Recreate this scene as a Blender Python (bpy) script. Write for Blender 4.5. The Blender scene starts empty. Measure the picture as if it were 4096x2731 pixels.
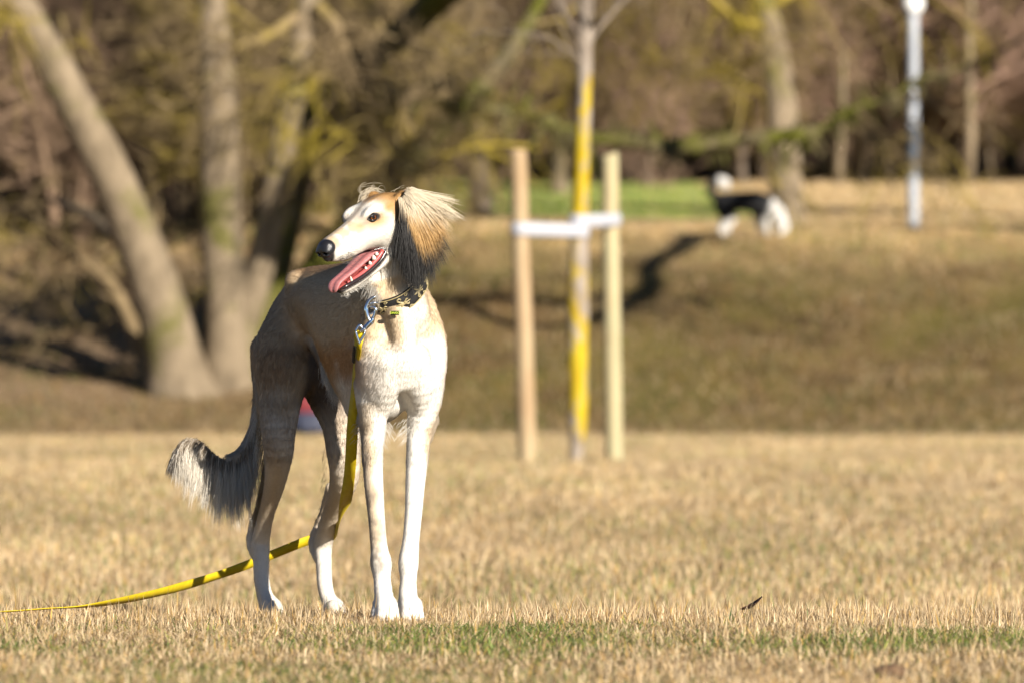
import bpy, math, random
import numpy as np
from mathutils import Vector, Matrix, noise as mnoise

# ------------------------------------------------------------------ camera, sky, sun, exposure
scene = bpy.context.scene
COL = scene.collection
FPX = 24000.0                       # focal length in photograph pixels (4096 wide)
CAMZ, HORIZ = 0.44, 1570.0
cam = bpy.data.cameras.new('camera')
cam.lens = FPX / 4096 * 36.0
cam.sensor_width = 36.0
cam.shift_y = (HORIZ - 1365.5) / 4096
cam.clip_start, cam.clip_end = 0.5, 2000.0
cam.dof.use_dof = True
cam.dof.focus_distance = 11.98
cam.dof.aperture_fstop = 6.6
camo = bpy.data.objects.new('camera', cam)
camo.location = (0, 0, CAMZ)
camo.rotation_euler = (math.pi / 2, 0, 0)
COL.objects.link(camo)
scene.camera = camo

SUN_AZ, SUN_EL = math.radians(33), math.radians(20)     # azimuth: from behind the camera towards the right
SUN = np.array([math.sin(SUN_AZ) * math.cos(SUN_EL), -math.cos(SUN_AZ) * math.cos(SUN_EL), math.sin(SUN_EL)])
world = bpy.data.worlds.new('World')
scene.world = world
world.use_nodes = True
wn = world.node_tree.nodes
sky = wn.new('ShaderNodeTexSky')
sky.sky_type = 'NISHITA'
sky.sun_disc = False
sky.air_density, sky.dust_density, sky.ozone_density = 0.5, 0.0, 2.0
sky.sun_elevation = SUN_EL
sky.sun_rotation = math.pi - SUN_AZ
wn['Background'].inputs['Strength'].default_value = 0.05
world.node_tree.links.new(sky.outputs[0], wn['Background'].inputs['Color'])
sun = bpy.data.lights.new('sun', 'SUN')
sun.energy = 5.0
sun.angle = math.radians(0.5)
sun.color = (1.0, 0.925, 0.81)
suno = bpy.data.objects.new('sun', sun)
suno.rotation_euler = Vector(SUN).to_track_quat('Z', 'Y').to_euler()
suno.location = (20, -30, 25)
COL.objects.link(suno)
vs = scene.view_settings
vs.view_transform = 'Standard'
vs.look = 'None'
vs.exposure = 1.1
vs.gamma = 1.0
vs.use_curve_mapping = False
scene.cycles.use_denoising = True
scene.cycles.max_bounces = 8
scene.cycles.diffuse_bounces = 2

# ------------------------------------------------------------------ helpers
def at(px, py, Y):
    """the point at depth Y metres that the photograph shows at (px, py)"""
    return np.array([(px - 2048) / FPX * Y, Y, CAMZ + (HORIZ - py) / FPX * Y])

def smooth(x, a, b):
    t = np.clip((x - a) / (b - a), 0, 1)
    return t * t * (3 - 2 * t)

def link(name, data, parent=None, loc=None):
    o = bpy.data.objects.new(name, data)
    COL.objects.link(o)
    if parent is not None: o.parent = parent
    if loc is not None: o.location = loc
    return o

def tag(o, label=None, cat=None, group=None, kind=None):
    if label: o['label'] = label
    if cat: o['category'] = cat
    if group: o['group'] = group
    if kind: o['kind'] = kind
    return o

def np_mesh(name, V, Fs, mat=None, smooth_=True):
    """Fs: list of (M,k) integer arrays"""
    me = bpy.data.meshes.new(name)
    V = np.ascontiguousarray(V, dtype=np.float32)
    me.vertices.add(len(V)); me.vertices.foreach_set('co', V.ravel())
    if not isinstance(Fs, list): Fs = [Fs]
    loops = np.concatenate([np.asarray(f).ravel() for f in Fs]).astype(np.int32)
    sizes = np.concatenate([np.full(len(f), np.asarray(f).shape[1]) for f in Fs]).astype(np.int32)
    starts = np.concatenate([[0], np.cumsum(sizes)[:-1]]).astype(np.int32)
    me.loops.add(len(loops)); me.loops.foreach_set('vertex_index', loops)
    me.polygons.add(len(sizes)); me.polygons.foreach_set('loop_start', starts)
    if smooth_: me.polygons.foreach_set('use_smooth', np.ones(len(sizes), dtype=bool))
    me.update(calc_edges=True)
    if mat: me.materials.append(mat)
    return me

def set_col(me, cols, name='col', domain='POINT'):
    a = me.attributes.new(name, 'FLOAT_COLOR', domain)
    c = np.ones((len(cols), 4), dtype=np.float32); c[:, :3] = cols
    a.data.foreach_set('color', c.ravel())

def spline(P, n):
    """Catmull-Rom resampling of control rows (k,d) to n rows"""
    P = np.asarray(P, float)
    k = len(P)
    t = np.linspace(0, k - 1, n)
    i = np.minimum(t.astype(int), k - 2)
    f = (t - i)[:, None]
    p0 = P[np.maximum(i - 1, 0)]; p1 = P[i]; p2 = P[i + 1]; p3 = P[np.minimum(i + 2, k - 1)]
    return 0.5 * ((2 * p1) + (-p0 + p2) * f + (2 * p0 - 5 * p1 + 4 * p2 - p3) * f ** 2 + (-p0 + 3 * p1 - 3 * p2 + p3) * f ** 3)

def nrm(v):
    v = np.asarray(v, float)
    return v / np.maximum(np.linalg.norm(v, axis=-1, keepdims=True), 1e-12)

def tubes(P, R, k, caps=True):
    """P (B,n,3), R (B,n): k-sided tubes -> V, [faces]"""
    P = np.asarray(P, float); R = np.asarray(R, float)
    B, n = R.shape
    T = np.gradient(P, axis=1)
    T = nrm(T)
    m = nrm(P[:, -1] - P[:, 0] + 1e-6)
    ref = np.where(np.abs(m[:, 2:3]) > 0.8, np.array([[1.0, 0.13, 0]]), np.array([[0.1, 0, 1.0]]))
    n1 = nrm(np.cross(T, ref[:, None, :])); n2 = np.cross(T, n1)
    a = np.arange(k) * 2 * np.pi / k
    V = P[:, :, None, :] + R[:, :, None, None] * (np.cos(a)[None, None, :, None] * n1[:, :, None, :] + np.sin(a)[None, None, :, None] * n2[:, :, None, :])
    idx = np.arange(B * n * k).reshape(B, n, k)
    nx = np.roll(idx, -1, axis=2)
    q = np.stack([idx[:, :-1], nx[:, :-1], nx[:, 1:], idx[:, 1:]], axis=-1).reshape(-1, 4)[:, ::-1]
    F = [q]
    if caps and k > 2:
        F.append(idx[:, 0, :]); F.append(idx[:, -1, ::-1])
    return V.reshape(-1, 3), F

def join(parts):
    Vs, byk, off = [], {}, 0
    for V, F in parts:
        Vs.append(V)
        for f in F:
            if len(f): byk.setdefault(f.shape[1], []).append(np.asarray(f) + off)
        off += len(V)
    return np.concatenate(Vs), [np.concatenate(v) for v in byk.values()]

def tube1(pts, r, k=10, n=None):
    pts = np.asarray(pts, float)
    if n: pts = spline(pts, n)
    rr = np.full(len(pts), r) if np.isscalar(r) else (np.interp(np.linspace(0, 1, len(pts)), np.linspace(0, 1, len(r)), r))
    return tubes(pts[None], rr[None], k)

def ring(center, a, b, ra, rb, r, k=8, n=28):
    """closed ring (ellipse with half axes ra*a, rb*b), tube radius r"""
    t = np.linspace(0, 2 * np.pi, n, endpoint=False)
    P = np.asarray(center) + np.cos(t)[:, None] * ra * np.asarray(a) + np.sin(t)[:, None] * rb * np.asarray(b)
    nn = nrm(np.cross(a, b))
    rad = nrm(P - center)
    an = np.arange(k) * 2 * np.pi / k
    V = P[:, None] + r * (np.cos(an)[None, :, None] * rad[:, None] + np.sin(an)[None, :, None] * nn)
    idx = np.arange(n * k).reshape(n, k)
    q = np.stack([idx, np.roll(idx, -1, 1), np.roll(np.roll(idx, -1, 0), -1, 1), np.roll(idx, -1, 0)], -1).reshape(-1, 4)
    return V.reshape(-1, 3), [q]

def ball(c, r, nu=16, nv=10, axes=None):
    u = np.linspace(0, 2 * np.pi, nu, endpoint=False); v = np.linspace(0, np.pi, nv + 2)[1:-1]
    r = np.broadcast_to(np.asarray(r, float), (3,))
    S = np.stack([np.outer(np.sin(v), np.cos(u)), np.outer(np.sin(v), np.sin(u)), np.outer(np.cos(v), np.ones(nu))], -1).reshape(-1, 3)
    S = np.concatenate([S, [[0, 0, 1], [0, 0, -1]]]) * r
    if axes is not None: S = S @ np.asarray(axes)
    idx = np.arange(nu * nv).reshape(nv, nu); nx = np.roll(idx, -1, 1)
    q = np.stack([idx[:-1], idx[1:], nx[1:], nx[:-1]], -1).reshape(-1, 4)
    top = np.stack([np.full(nu, nu * nv), idx[0], nx[0]], -1); bot = np.stack([np.full(nu, nu * nv + 1), nx[-1], idx[-1]], -1)
    return S + np.asarray(c), [q, np.concatenate([top, bot])]

def box(c, s, axes=None):
    S = np.array([[x, y, z] for x in (-.5, .5) for y in (-.5, .5) for z in (-.5, .5)]) * np.asarray(s)
    if axes is not None: S = S @ np.asarray(axes)
    q = np.array([[0, 1, 3, 2], [4, 6, 7, 5], [0, 4, 5, 1], [2, 3, 7, 6], [0, 2, 6, 4], [1, 5, 7, 3]])
    return S + np.asarray(c), [q]

class NT:
    """small node-tree builder"""
    def __init__(s, name, rough=0.7, spec=0.3):
        s.m = bpy.data.materials.new(name); s.m.use_nodes = True
        s.t = s.m.node_tree; s.b = s.t.nodes['Principled BSDF']
        s.b.inputs['Roughness'].default_value = rough
        s.b.inputs['Specular IOR Level'].default_value = spec
    def n(s, typ, **kw):
        nd = s.t.nodes.new('ShaderNode' + typ)
        for k, v in kw.items():
            if k in nd.inputs.keys(): nd.inputs[k].default_value = v
            else: setattr(nd, k, v)
        return nd
    def l(s, a, b): s.t.links.new(a, b)
    def coord(s, which='Object', scale=(1, 1, 1)):
        c = s.n('TexCoord'); mp = s.n('Mapping'); mp.inputs['Scale'].default_value = scale
        s.l(c.outputs[which], mp.inputs['Vector']); return mp.outputs[0]
    def noise(s, vec, scale, detail=4, rough=0.55):
        nd = s.n('TexNoise', Scale=scale, Detail=detail, Roughness=rough); s.l(vec, nd.inputs['Vector']); return nd.outputs['Fac']
    def ramp(s, fac, stops):
        r = s.n('ValToRGB'); e = r.color_ramp.elements
        while len(e) < len(stops): e.new(0.5)
        for i, (p, c) in enumerate(stops):
            e[i].position = p; e[i].color = (*c, 1) if len(c) == 3 else c
        s.l(fac, r.inputs[0]); return r.outputs[0]
    def mix(s, fac, a, b):
        m = s.n('Mix', data_type='RGBA')
        for src, i in ((fac, 0), (a, 6), (b, 7)):
            if hasattr(src, 'links') or hasattr(src, 'node'): s.l(src, m.inputs[i])
            elif i == 0: m.inputs[0].default_value = src
            else: m.inputs[i].default_value = (*src, 1)
        return m.outputs[2]
    def attr(s, name, out='Color'):
        a = s.n('Attribute'); a.attribute_name = name; return a.outputs[out]
    def base(s, sock): s.l(sock, s.b.inputs['Base Color']); return s
    def bump(s, h, strength=0.5, dist=0.01):
        b = s.n('Bump', Strength=strength, Distance=dist); s.l(h, b.inputs['Height']); s.l(b.outputs[0], s.b.inputs['Normal'])

def plain(name, col, rough=0.6, metal=0.0, spec=0.4, var=0.0, scale=40):
    t = NT(name, rough, spec)
    t.b.inputs['Metallic'].default_value = metal
    if var:
        v = t.noise(t.coord(), scale)
        t.base(t.ramp(v, [(0.3, tuple(c * (1 - var) for c in col)), (0.7, tuple(min(1, c * (1 + var)) for c in col))]))
    else: t.b.inputs['Base Color'].default_value = (*col, 1)
    return t.m
# ------------------------------------------------------------------ terrain
BT = np.linspace(-5, 400, 4051)
BZ = np.cumsum((.194 * smooth(BT, -1.0, 2.5) * (1 - smooth(BT, 7.5, 18)) + .049 * smooth(BT, 7.5, 18)) * .1)
def ground_z(x, y):
    x = np.asarray(x, float); y = np.asarray(y, float)
    z = -.020 * smooth(y, 10.8, 11.8) - .022 * smooth(y, 12.25, 12.75) - .105 * smooth(y, 12.6, 15.5) + .147 * smooth(y, 19, 37)
    z = z + .006 * np.sin(x * 3.1 + 1.2 * y) * smooth(y, 8, 9) * (1 - smooth(y, 11.2, 11.9)) + .010 * np.sin(x * .9 + 2) * np.sin(y * .45) * smooth(y, 16, 26)
    left = smooth(-x, .5, 3.0)
    foot = 61.5 + 3.2 * left + .5 * np.sin(x * .35 + 1) + .25 * np.sin(x * .9)
    t = y - foot
    bank = np.interp(t, BT, BZ) + .07 * np.clip(y - 61.5, 0, 3.2) * left
    bumps = (.10 * np.sin(x * 1.3 + y * .5) * np.sin(y * .8 + x * .25) + .06 * np.sin(x * 2.7 - y * 1.4) + .10 * np.sin(x * .55 + 2.0)) * smooth(t, 1, 4) * (1 - smooth(t, 13, 22))
    hill = .52 * np.clip(y - 178, 0, 300) ** 1.0 * smooth(y, 176, 200) - .012 * np.clip(y - 300, 0, 100) ** 1.5
    return z + bank + bumps + hill

def terrain(name, y0, y1, ny, halfw, nx, mat, curve=1.0):
    ys = y0 + (y1 - y0) * np.linspace(0, 1, ny) ** curve
    us = np.linspace(-1, 1, nx)
    hw = halfw(ys)
    X = us[None, :] * hw[:, None]; Yg = np.repeat(ys[:, None], nx, 1)
    V_ = np.stack([X, Yg, ground_z(X, Yg)], -1).reshape(-1, 3)
    idx_ = np.arange(nx * ny).reshape(ny, nx)
    q = np.stack([idx_[:-1, :-1], idx_[:-1, 1:], idx_[1:, 1:], idx_[1:, :-1]], -1).reshape(-1, 4)
    return tag(link(name, np_mesh(name, V_, [q], mat)), kind='structure')

# dry lawn
tm = NT('dry lawn', .95, .05)
co = tm.coord('Object'); cos_ = tm.coord('Object', (1, .35, 1))
big = tm.noise(cos_, .55, 5, .6); mid = tm.noise(cos_, 3.5, 5, .65); fine = tm.noise(co, 60, 4, .7)
c1 = tm.ramp(mid, [(.25, (.18, .125, .062)), (.5, (.30, .212, .105)), (.75, (.39, .29, .16))])
c2 = tm.mix(tm.ramp(big, [(.50, (0, 0, 0)), (.68, (.55, .55, .55))]), c1, (.16, .16, .045))
tm.base(tm.mix(tm.ramp(fine, [(.35, (.55, .55, .55)), (.6, (0, 0, 0))]), c2, (.10, .07, .035)))
tm.bump(fine, .8, .02)
terrain('lawn', 3.0, 61.2, 420, lambda y: 7 + y * .55, 161, tm.m, 1.6)

# bank and meadow behind it
tb = NT('bank turf', .95, .05)
co = tb.coord('Object'); cst = tb.coord('Object', (1, .6, 1))
n_big = tb.noise(cst, .35, 6, .62); n_mid = tb.noise(cst, 1.6, 6, .65); n_f = tb.noise(co, 9, 5, .7)
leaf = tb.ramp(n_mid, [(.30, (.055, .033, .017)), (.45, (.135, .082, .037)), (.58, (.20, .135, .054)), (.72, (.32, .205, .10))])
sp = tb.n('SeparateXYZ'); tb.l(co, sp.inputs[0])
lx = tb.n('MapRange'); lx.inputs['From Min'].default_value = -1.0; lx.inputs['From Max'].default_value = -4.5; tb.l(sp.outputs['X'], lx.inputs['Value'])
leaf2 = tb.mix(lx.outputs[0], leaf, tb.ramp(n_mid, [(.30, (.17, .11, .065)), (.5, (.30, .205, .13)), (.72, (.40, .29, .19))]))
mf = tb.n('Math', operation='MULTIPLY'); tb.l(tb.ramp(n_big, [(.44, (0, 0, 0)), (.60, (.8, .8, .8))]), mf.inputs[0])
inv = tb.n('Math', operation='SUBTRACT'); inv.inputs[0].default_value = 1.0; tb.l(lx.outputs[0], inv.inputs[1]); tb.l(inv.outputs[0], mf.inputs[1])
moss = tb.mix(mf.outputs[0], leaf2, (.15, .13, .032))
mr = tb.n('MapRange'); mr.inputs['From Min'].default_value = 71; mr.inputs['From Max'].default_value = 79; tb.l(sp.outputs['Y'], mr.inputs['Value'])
straw = tb.ramp(n_mid, [(.3, (.40, .28, .12)), (.55, (.54, .40, .19)), (.75, (.62, .48, .25))])
gx = tb.n('MapRange'); gx.inputs['From Min'].default_value = 4.6; gx.inputs['From Max'].default_value = 3.2; tb.l(sp.outputs['X'], gx.inputs['Value'])
gy = tb.n('MapRange'); gy.inputs['From Min'].default_value = 82; gy.inputs['From Max'].default_value = 96; tb.l(sp.outputs['Y'], gy.inputs['Value'])
gm_ = tb.n('Math', operation='MULTIPLY'); tb.l(gx.outputs[0], gm_.inputs[0]); tb.l(gy.outputs[0], gm_.inputs[1])
straw2 = tb.mix(gm_.outputs[0], straw, (.25, .35, .08))
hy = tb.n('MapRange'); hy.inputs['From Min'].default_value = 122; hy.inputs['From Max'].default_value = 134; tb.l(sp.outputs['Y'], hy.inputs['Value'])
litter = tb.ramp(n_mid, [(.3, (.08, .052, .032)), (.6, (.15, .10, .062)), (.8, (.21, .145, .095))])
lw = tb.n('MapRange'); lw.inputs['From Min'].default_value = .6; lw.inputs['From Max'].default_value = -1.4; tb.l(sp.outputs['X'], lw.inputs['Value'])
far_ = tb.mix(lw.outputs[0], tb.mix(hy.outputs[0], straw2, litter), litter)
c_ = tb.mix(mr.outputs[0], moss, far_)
tb.base(tb.mix(tb.ramp(n_f, [(.38, (.5, .5, .5)), (.55, (0, 0, 0))]), c_, (.09, .06, .03)))
tb.bump(n_f, .8, .05)
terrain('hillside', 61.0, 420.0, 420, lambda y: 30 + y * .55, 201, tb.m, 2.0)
# ------------------------------------------------------------------ trees
def bark(name, a, b, moss, amount=.5, scale=3.0):
    t = NT(name, .9, .1)
    co = t.coord('Object', (1, 1, .35))
    base = t.ramp(t.noise(co, scale * 2, 6, .65), [(.3, a), (.7, b)])
    m = t.ramp(t.noise(t.coord(), scale * .55, 4, .6), [(.62 - amount * .3, (0, 0, 0)), (.74 - amount * .25, (1, 1, 1))])
    t.base(t.mix(m, base, moss)); t.bump(t.noise(co, scale * 6, 5, .7), .9, .03)
    return t.m
BARK_PALE = bark('pale bark', (.12, .092, .060), (.285, .222, .148), (.12, .11, .035), .30)
BARK_MOSS = bark('mossy bark', (.075, .06, .032), (.16, .13, .07), (.085, .085, .014), .70)
BARK_WOOD = bark('woodland bark', (.10, .078, .06), (.22, .17, .13), (.17, .16, .07), .25)
TWIG_BROWN = bark('brown twigs', (.17, .115, .075), (.36, .245, .165), (.22, .165, .055), .28, .8)
TWIG_OLIVE = bark('lichened twigs', (.12, .085, .047), (.265, .195, .105), (.28, .215, .03), .48, .9)
TWIG_PINK = bark('reddish twigs', (.185, .12, .088), (.37, .24, .175), (.24, .17, .08), .2, .8)

def grow(rg, P, R, count, length, ang, n=5, up=.1, trange=(.25, 1.0), ratio=.6, curl=.18, rmin=.006, weight=None):
    """children polylines springing from parents P (B,m,3), R (B,m)"""
    B, m = R.shape
    w = np.ones(B) if weight is None else weight
    pi = rg.choice(B, count, p=w / w.sum())
    t = rg.uniform(*trange, count) * (m - 1) * .999
    i = t.astype(int); f = (t - i)[:, None]
    p = P[pi, i] * (1 - f) + P[pi, i + 1] * f
    T = nrm(P[pi, i + 1] - P[pi, i])
    r0 = (R[pi, i] * (1 - f[:, 0]) + R[pi, i + 1] * f[:, 0])
    q = nrm(np.cross(T, rg.normal(0, 1, (count, 3))))
    th = np.radians(rg.uniform(ang[0], ang[1], count))[:, None]
    d = nrm(T * np.cos(th) + q * np.sin(th))
    L = length * rg.uniform(.55, 1.2, count) * (1.15 - .5 * t / (m - 1))
    r = np.maximum(np.minimum(r0 * ratio * rg.uniform(.6, 1.0, count), r0 * .92), rmin)
    pts = [p]
    for k in range(n - 1):
        d = nrm(d + rg.normal(0, curl, (count, 3)) + np.array([0, 0, up]))
        p = p + d * (L / (n - 1))[:, None]; pts.append(p)
    return np.stack(pts, 1), r[:, None] * np.linspace(1, .35, n)[None, :]

def crown_from(rg, P, R, spec, k0=5):
    """spec: list of (count, length, angles, n, up, ratio, rmin, trange)"""
    parts = []; a, b = P, R
    for li, (count, length, ang, n, up, ratio, rmin, tr) in enumerate(spec):
        a, b = grow(rg, a, b, count, length, ang, n, up, tr, ratio, .20, rmin)
        parts.append(tubes(a, b, 6 if li == 0 else (4 if li == 1 else 3), caps=li == 0))
    return parts

def proto_tree(seed, h, r, lean, twig, spec, crook=.05, trunk_mat=None):
    rg = np.random.default_rng(seed)
    z = np.linspace(0, 1, 9)
    x = lean * h * z ** 1.3 + np.cumsum(rg.normal(0, crook * h / 9, 9)) * (z > .1); y = np.cumsum(rg.normal(0, crook * h / 9, 9)) * (z > .1)
    P = np.stack([x, y, z * h - .15], -1)[None]; R = (r * np.interp(z, [0, .06, .4, 1], [1.35, 1.05, .75, .15]))[None]
    tr = np_mesh('trunk', *tubes(P, R, 12), trunk_mat)
    cr = np_mesh('crown', *join(crown_from(rg, P, R, spec)), twig)
    return tr, cr

def place(name, protos, i, loc, rz, s, label, cat, group):
    root = link(name, None, None, loc); root.rotation_euler = (0, 0, rz); root.scale = (s, s, s)
    tag(root, label, cat, group)
    tr, cr = protos[i]
    link('trunk', tr, root); link('crown', cr, root)
    return root

spec_tall = [(48, 3.0, (40, 85), 6, .04, .45, .03, (.13, 1.0)), (400, 1.6, (30, 75), 5, .0, .55, .020, (.15, 1)), (2400, 1.0, (25, 70), 4, -.03, .6, .014, (.1, 1)), (6500, .65, (20, 65), 3, -.06, .7, .011, (.1, 1))]
spec_weep = [(24, 3.4, (40, 85), 6, .02, .50, .03, (.25, 1.0)), (170, 1.9, (30, 70), 6, -.05, .55, .013, (.15, 1)), (1100, 1.2, (25, 60), 5, -.14, .6, .008, (.1, 1)), (3600, .7, (15, 50), 4, -.25, .7, .006, (.1, 1))]
WOOD = [proto_tree(101, 15, .15, .03, TWIG_BROWN, spec_tall, .04, BARK_WOOD), proto_tree(102, 13, .12, -.04, TWIG_PINK, spec_tall, .05, BARK_WOOD),
        proto_tree(103, 16, .17, .02, TWIG_BROWN, spec_tall, .03, BARK_WOOD), proto_tree(104, 12, .11, .06, TWIG_OLIVE, spec_weep, .05, BARK_PALE), proto_tree(105, 14, .14, -.02, TWIG_PINK, spec_tall, .04, BARK_PALE)]
rg = np.random.default_rng(77)
k = 0
for row, (Y0, sp_) in enumerate(((127, 2.5), (133, 2.6), (141, 3.0), (150, 3.4), (161, 3.8), (174, 4.2), (190, 4.6), (208, 5.0), (228, 5.6))):
    hw_ = .105 * Y0 + 4
    x = -hw_ + rg.uniform(0, sp_)
    while x < hw_:
        yy = Y0 + rg.uniform(-2.2, 2.2)
        p = (x, yy, float(ground_z(x, yy)))
        if not (row < 2 and x < -6.5) and not (Y0 < 170 and abs(x + .0026 * yy) < 2.5):
            place('woodland_tree', WOOD, int(rg.integers(0, 5)), p, rg.uniform(0, 6.28), rg.uniform(.8, 1.2), 'bare brown woodland tree standing in the far wood beyond the meadow', 'tree', 'trees of the far wood')
        x += sp_ * rg.uniform(.7, 1.4)

# understorey: thin young trees with fine low twigs
spec_sap = [(40, 1.8, (30, 75), 5, .05, .6, .018, (.12, 1.0)), (360, 1.1, (30, 70), 4, .0, .6, .014, (.1, 1)), (2600, .65, (25, 70), 3, -.04, .7, .012, (.1, 1))]
SAP = [proto_tree(301, 7.5, .07, .03, TWIG_PINK, spec_sap, .06, BARK_WOOD), proto_tree(302, 6.5, .06, -.05, TWIG_BROWN, spec_sap, .07, BARK_PALE), proto_tree(303, 8.5, .08, .0, TWIG_PINK, spec_sap, .05, BARK_PALE), proto_tree(304, 7, .065, .05, TWIG_OLIVE, spec_sap, .06, BARK_WOOD)]
for Y0, sp_ in ((123, 1.0), (128, 1.0), (135, 1.2), (144, 1.5)):
    x = -.02 * Y0 - 3
    while x < .105 * Y0 + 3:
        yy = Y0 + rg.uniform(-2.5, 2.5)
        if abs(x + .0026 * yy) < 1.4: x += 1.6
        place('sapling', SAP, int(rg.integers(0, 4)), (x, yy, float(ground_z(x, yy))), rg.uniform(0, 6.28), rg.uniform(.75, 1.3), 'thin bare sapling with fine reddish twigs at the edge of the far wood', 'tree', 'saplings at the wood edge')
        x += sp_ * rg.uniform(.6, 1.4)

# shrubs: many stems from the ground
def proto_shrub(seed, h, w, twig, dens=1.0):
    rg = np.random.default_rng(seed); n = 22
    a = rg.uniform(0, 6.28, n); t = np.linspace(0, 1, 6)[None, :]
    tip = np.stack([np.cos(a) * w * rg.uniform(.2, 1, n), np.sin(a) * w * rg.uniform(.2, 1, n), h * rg.uniform(.6, 1.0, n)], -1)
    base_ = np.stack([np.cos(a), np.sin(a), 0 * a - .5], -1) * .25
    P = base_[:, None] * (1 - t[..., None]) + tip[:, None] * np.stack([t ** 1.4, t ** 1.4, t ** .85], -1) + rg.normal(0, .05 * w, (n, 6, 3)) * t[..., None]
    R = np.full(n, .045)[:, None] * np.linspace(1, .3, 6)[None]
    st = np_mesh('stems', *tubes(P, R, 5), twig)
    cr = np_mesh('twigs', *join(crown_from(rg, P, R, [(int(240 * dens), 1.3, (20, 70), 5, .03, .6, .014, (.15, 1)), (int(1700 * dens), .75, (20, 70), 4, .0, .6, .009, (.05, 1)), (int(5200 * dens), .42, (20, 70), 3, -.05, .7, .007, (.05, 1))])), twig)
    return st, cr
SHRUB = [proto_shrub(201, 5.6, 2.1, TWIG_OLIVE, 1.2), proto_shrub(202, 5.0, 2.4, TWIG_BROWN, 1.2), proto_shrub(203, 6.4, 1.9, TWIG_OLIVE, 1.2)]
for (x0, x1, Y0, st_, z_) in ((-10.5, -1.4, 77.5, 1.15, .85), (-11.0, -1.0, 83, 1.2, 1.0), (-12.0, -.6, 90, 1.4, 1.1), (-13, -1.3, 97, 1.7, 1.15), (-14, -1.5, 106, 2.0, 1.3), (-16, -2, 118, 2.2, 1.4)):
    x = x0
    while x < x1:
        yy = Y0 + rg.uniform(-2.5, 2.5)
        i = int(rg.integers(0, 3)); r_ = link('shrub', None, None, (x, yy, float(ground_z(x, yy)))); s_c = z_ * rg.uniform(.8, 1.15)
        r_.scale = (s_c,) * 3; r_.rotation_euler = (0, 0, rg.uniform(0, 6.28))
        tag(r_, 'tall bare olive-brown shrub in the thicket behind the many-stemmed tree', 'shrub', 'shrubs of the thicket')
        link('stems', SHRUB[i][0], r_); link('twigs', SHRUB[i][1], r_)
        x += st_ * rg.uniform(.7, 1.3)

# --- the big many-stemmed tree on the bank, left
def limb(pts, n=14):
    """pts rows: px, py, depth, half width in photograph pixels"""
    A = np.array([np.append(at(px, py, Y), hwp / FPX * Y) for px, py, Y, hwp in pts])
    return spline(A, n)
big = [
    limb([(745, 1640, 66.3, 175), (715, 1540, 66.3, 140), (690, 1400, 66.2, 112), (610, 1120, 65.9, 100), (470, 760, 65.5, 88), (330, 480, 65.1, 82), (170, 180, 64.7, 72), (40, -40, 64.4, 62), (-120, -300, 64.0, 50)], 20),
    limb([(900, 1570, 66.6, 120), (905, 1330, 66.4, 82), (888, 1000, 66.2, 84), (880, 600, 66.0, 80), (872, 330, 65.9, 72), (850, 60, 65.8, 58), (820, -260, 65.6, 45)], 18),
    limb([(930, 1600, 66.8, 125), (955, 1350, 66.8, 70), (1045, 1050, 66.7, 60), (1105, 760, 66.6, 54), (1150, 470, 66.5, 57), (1200, 200, 66.4, 54), (1245, -60, 66.3, 40), (1290, -300, 66.2, 30)], 18),
    limb([(900, 1650, 67.2, 140), (985, 1430, 67.4, 90), (1085, 1120, 67.8, 74), (1150, 820, 68.2, 72), (1240, 520, 68.4, 74), (1390, 350, 68.2, 62), (1560, 180, 68.0, 46), (1750, -60, 67.8, 34)], 20),
    limb([(960, 1660, 67.4, 120), (1120, 1400, 67.5, 74), (1260, 1090, 67.7, 70), (1480, 800, 68.0, 62), (1700, 560, 68.3, 58), (1880, 400, 68.6, 44), (2080, 150, 69, 30), (2200, -80, 69.4, 22)], 20),
]
big_mats = [BARK_PALE, BARK_PALE, BARK_PALE, BARK_MOSS, BARK_MOSS]
base = at(850, 1620, 66.8)
bt = link('many_stemmed_tree', None); tag(bt, 'big bare tree with several pale leaning trunks spreading from one base on the bank', 'tree')
for L, m in zip(big, big_mats):
    link('trunk', np_mesh('trunk', *tubes(L[None, :, :3], L[None, :, 3], 20), m), bt)
# root flare
fl = [limb([(745 + dx, 1560, 66.4, 80), (740 + dx * 2.0, 1640, 66.3 + dy, 60), (735 + dx * 3.2, 1700, 66.2 + 2 * dy, 36)], 6) for dx, dy in ((-38, .1), (0, -.35), (42, -.15), (65, .3))]
link('roots', np_mesh('roots', *join([tubes(L[None, :, :3], L[None, :, 3], 10) for L in fl]), BARK_PALE), bt)
droop = limb([(1390, 350, 68.1, 34), (1660, 400, 65.9, 33), (1950, 440, 66, 24), (2150, 470, 66, 22), (2320, 545, 66, 32), (2560, 566, 66, 34), (2760, 585, 66, 36), (2960, 560, 66, 29), (3250, 528, 66, 25), (3400, 440, 66, 13), (3560, 390, 66, 13), (3680, 318, 66, 12), (3900, 255, 66, 9), (4150, 120, 66, 7)], 60)
droop[:, 3] *= 1 + .28 * np.random.default_rng(4).normal(0, 1, 60)
link('branch', np_mesh('branch', *tubes(droop[None, :, :3], droop[None, :, 3], 10), BARK_MOSS), bt)
rg3 = np.random.default_rng(19)
moss_tufts = crown_from(rg3, droop[None, :, :3], droop[None, :, 3], [(90, .32, (50, 120), 5, -.12, .7, .018, (.05, .95)), (260, .28, (30, 80), 4, -.25, .8, .012, (.2, 1))])
link('moss', np_mesh('moss', *join(moss_tufts), BARK_MOSS), bt)
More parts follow.
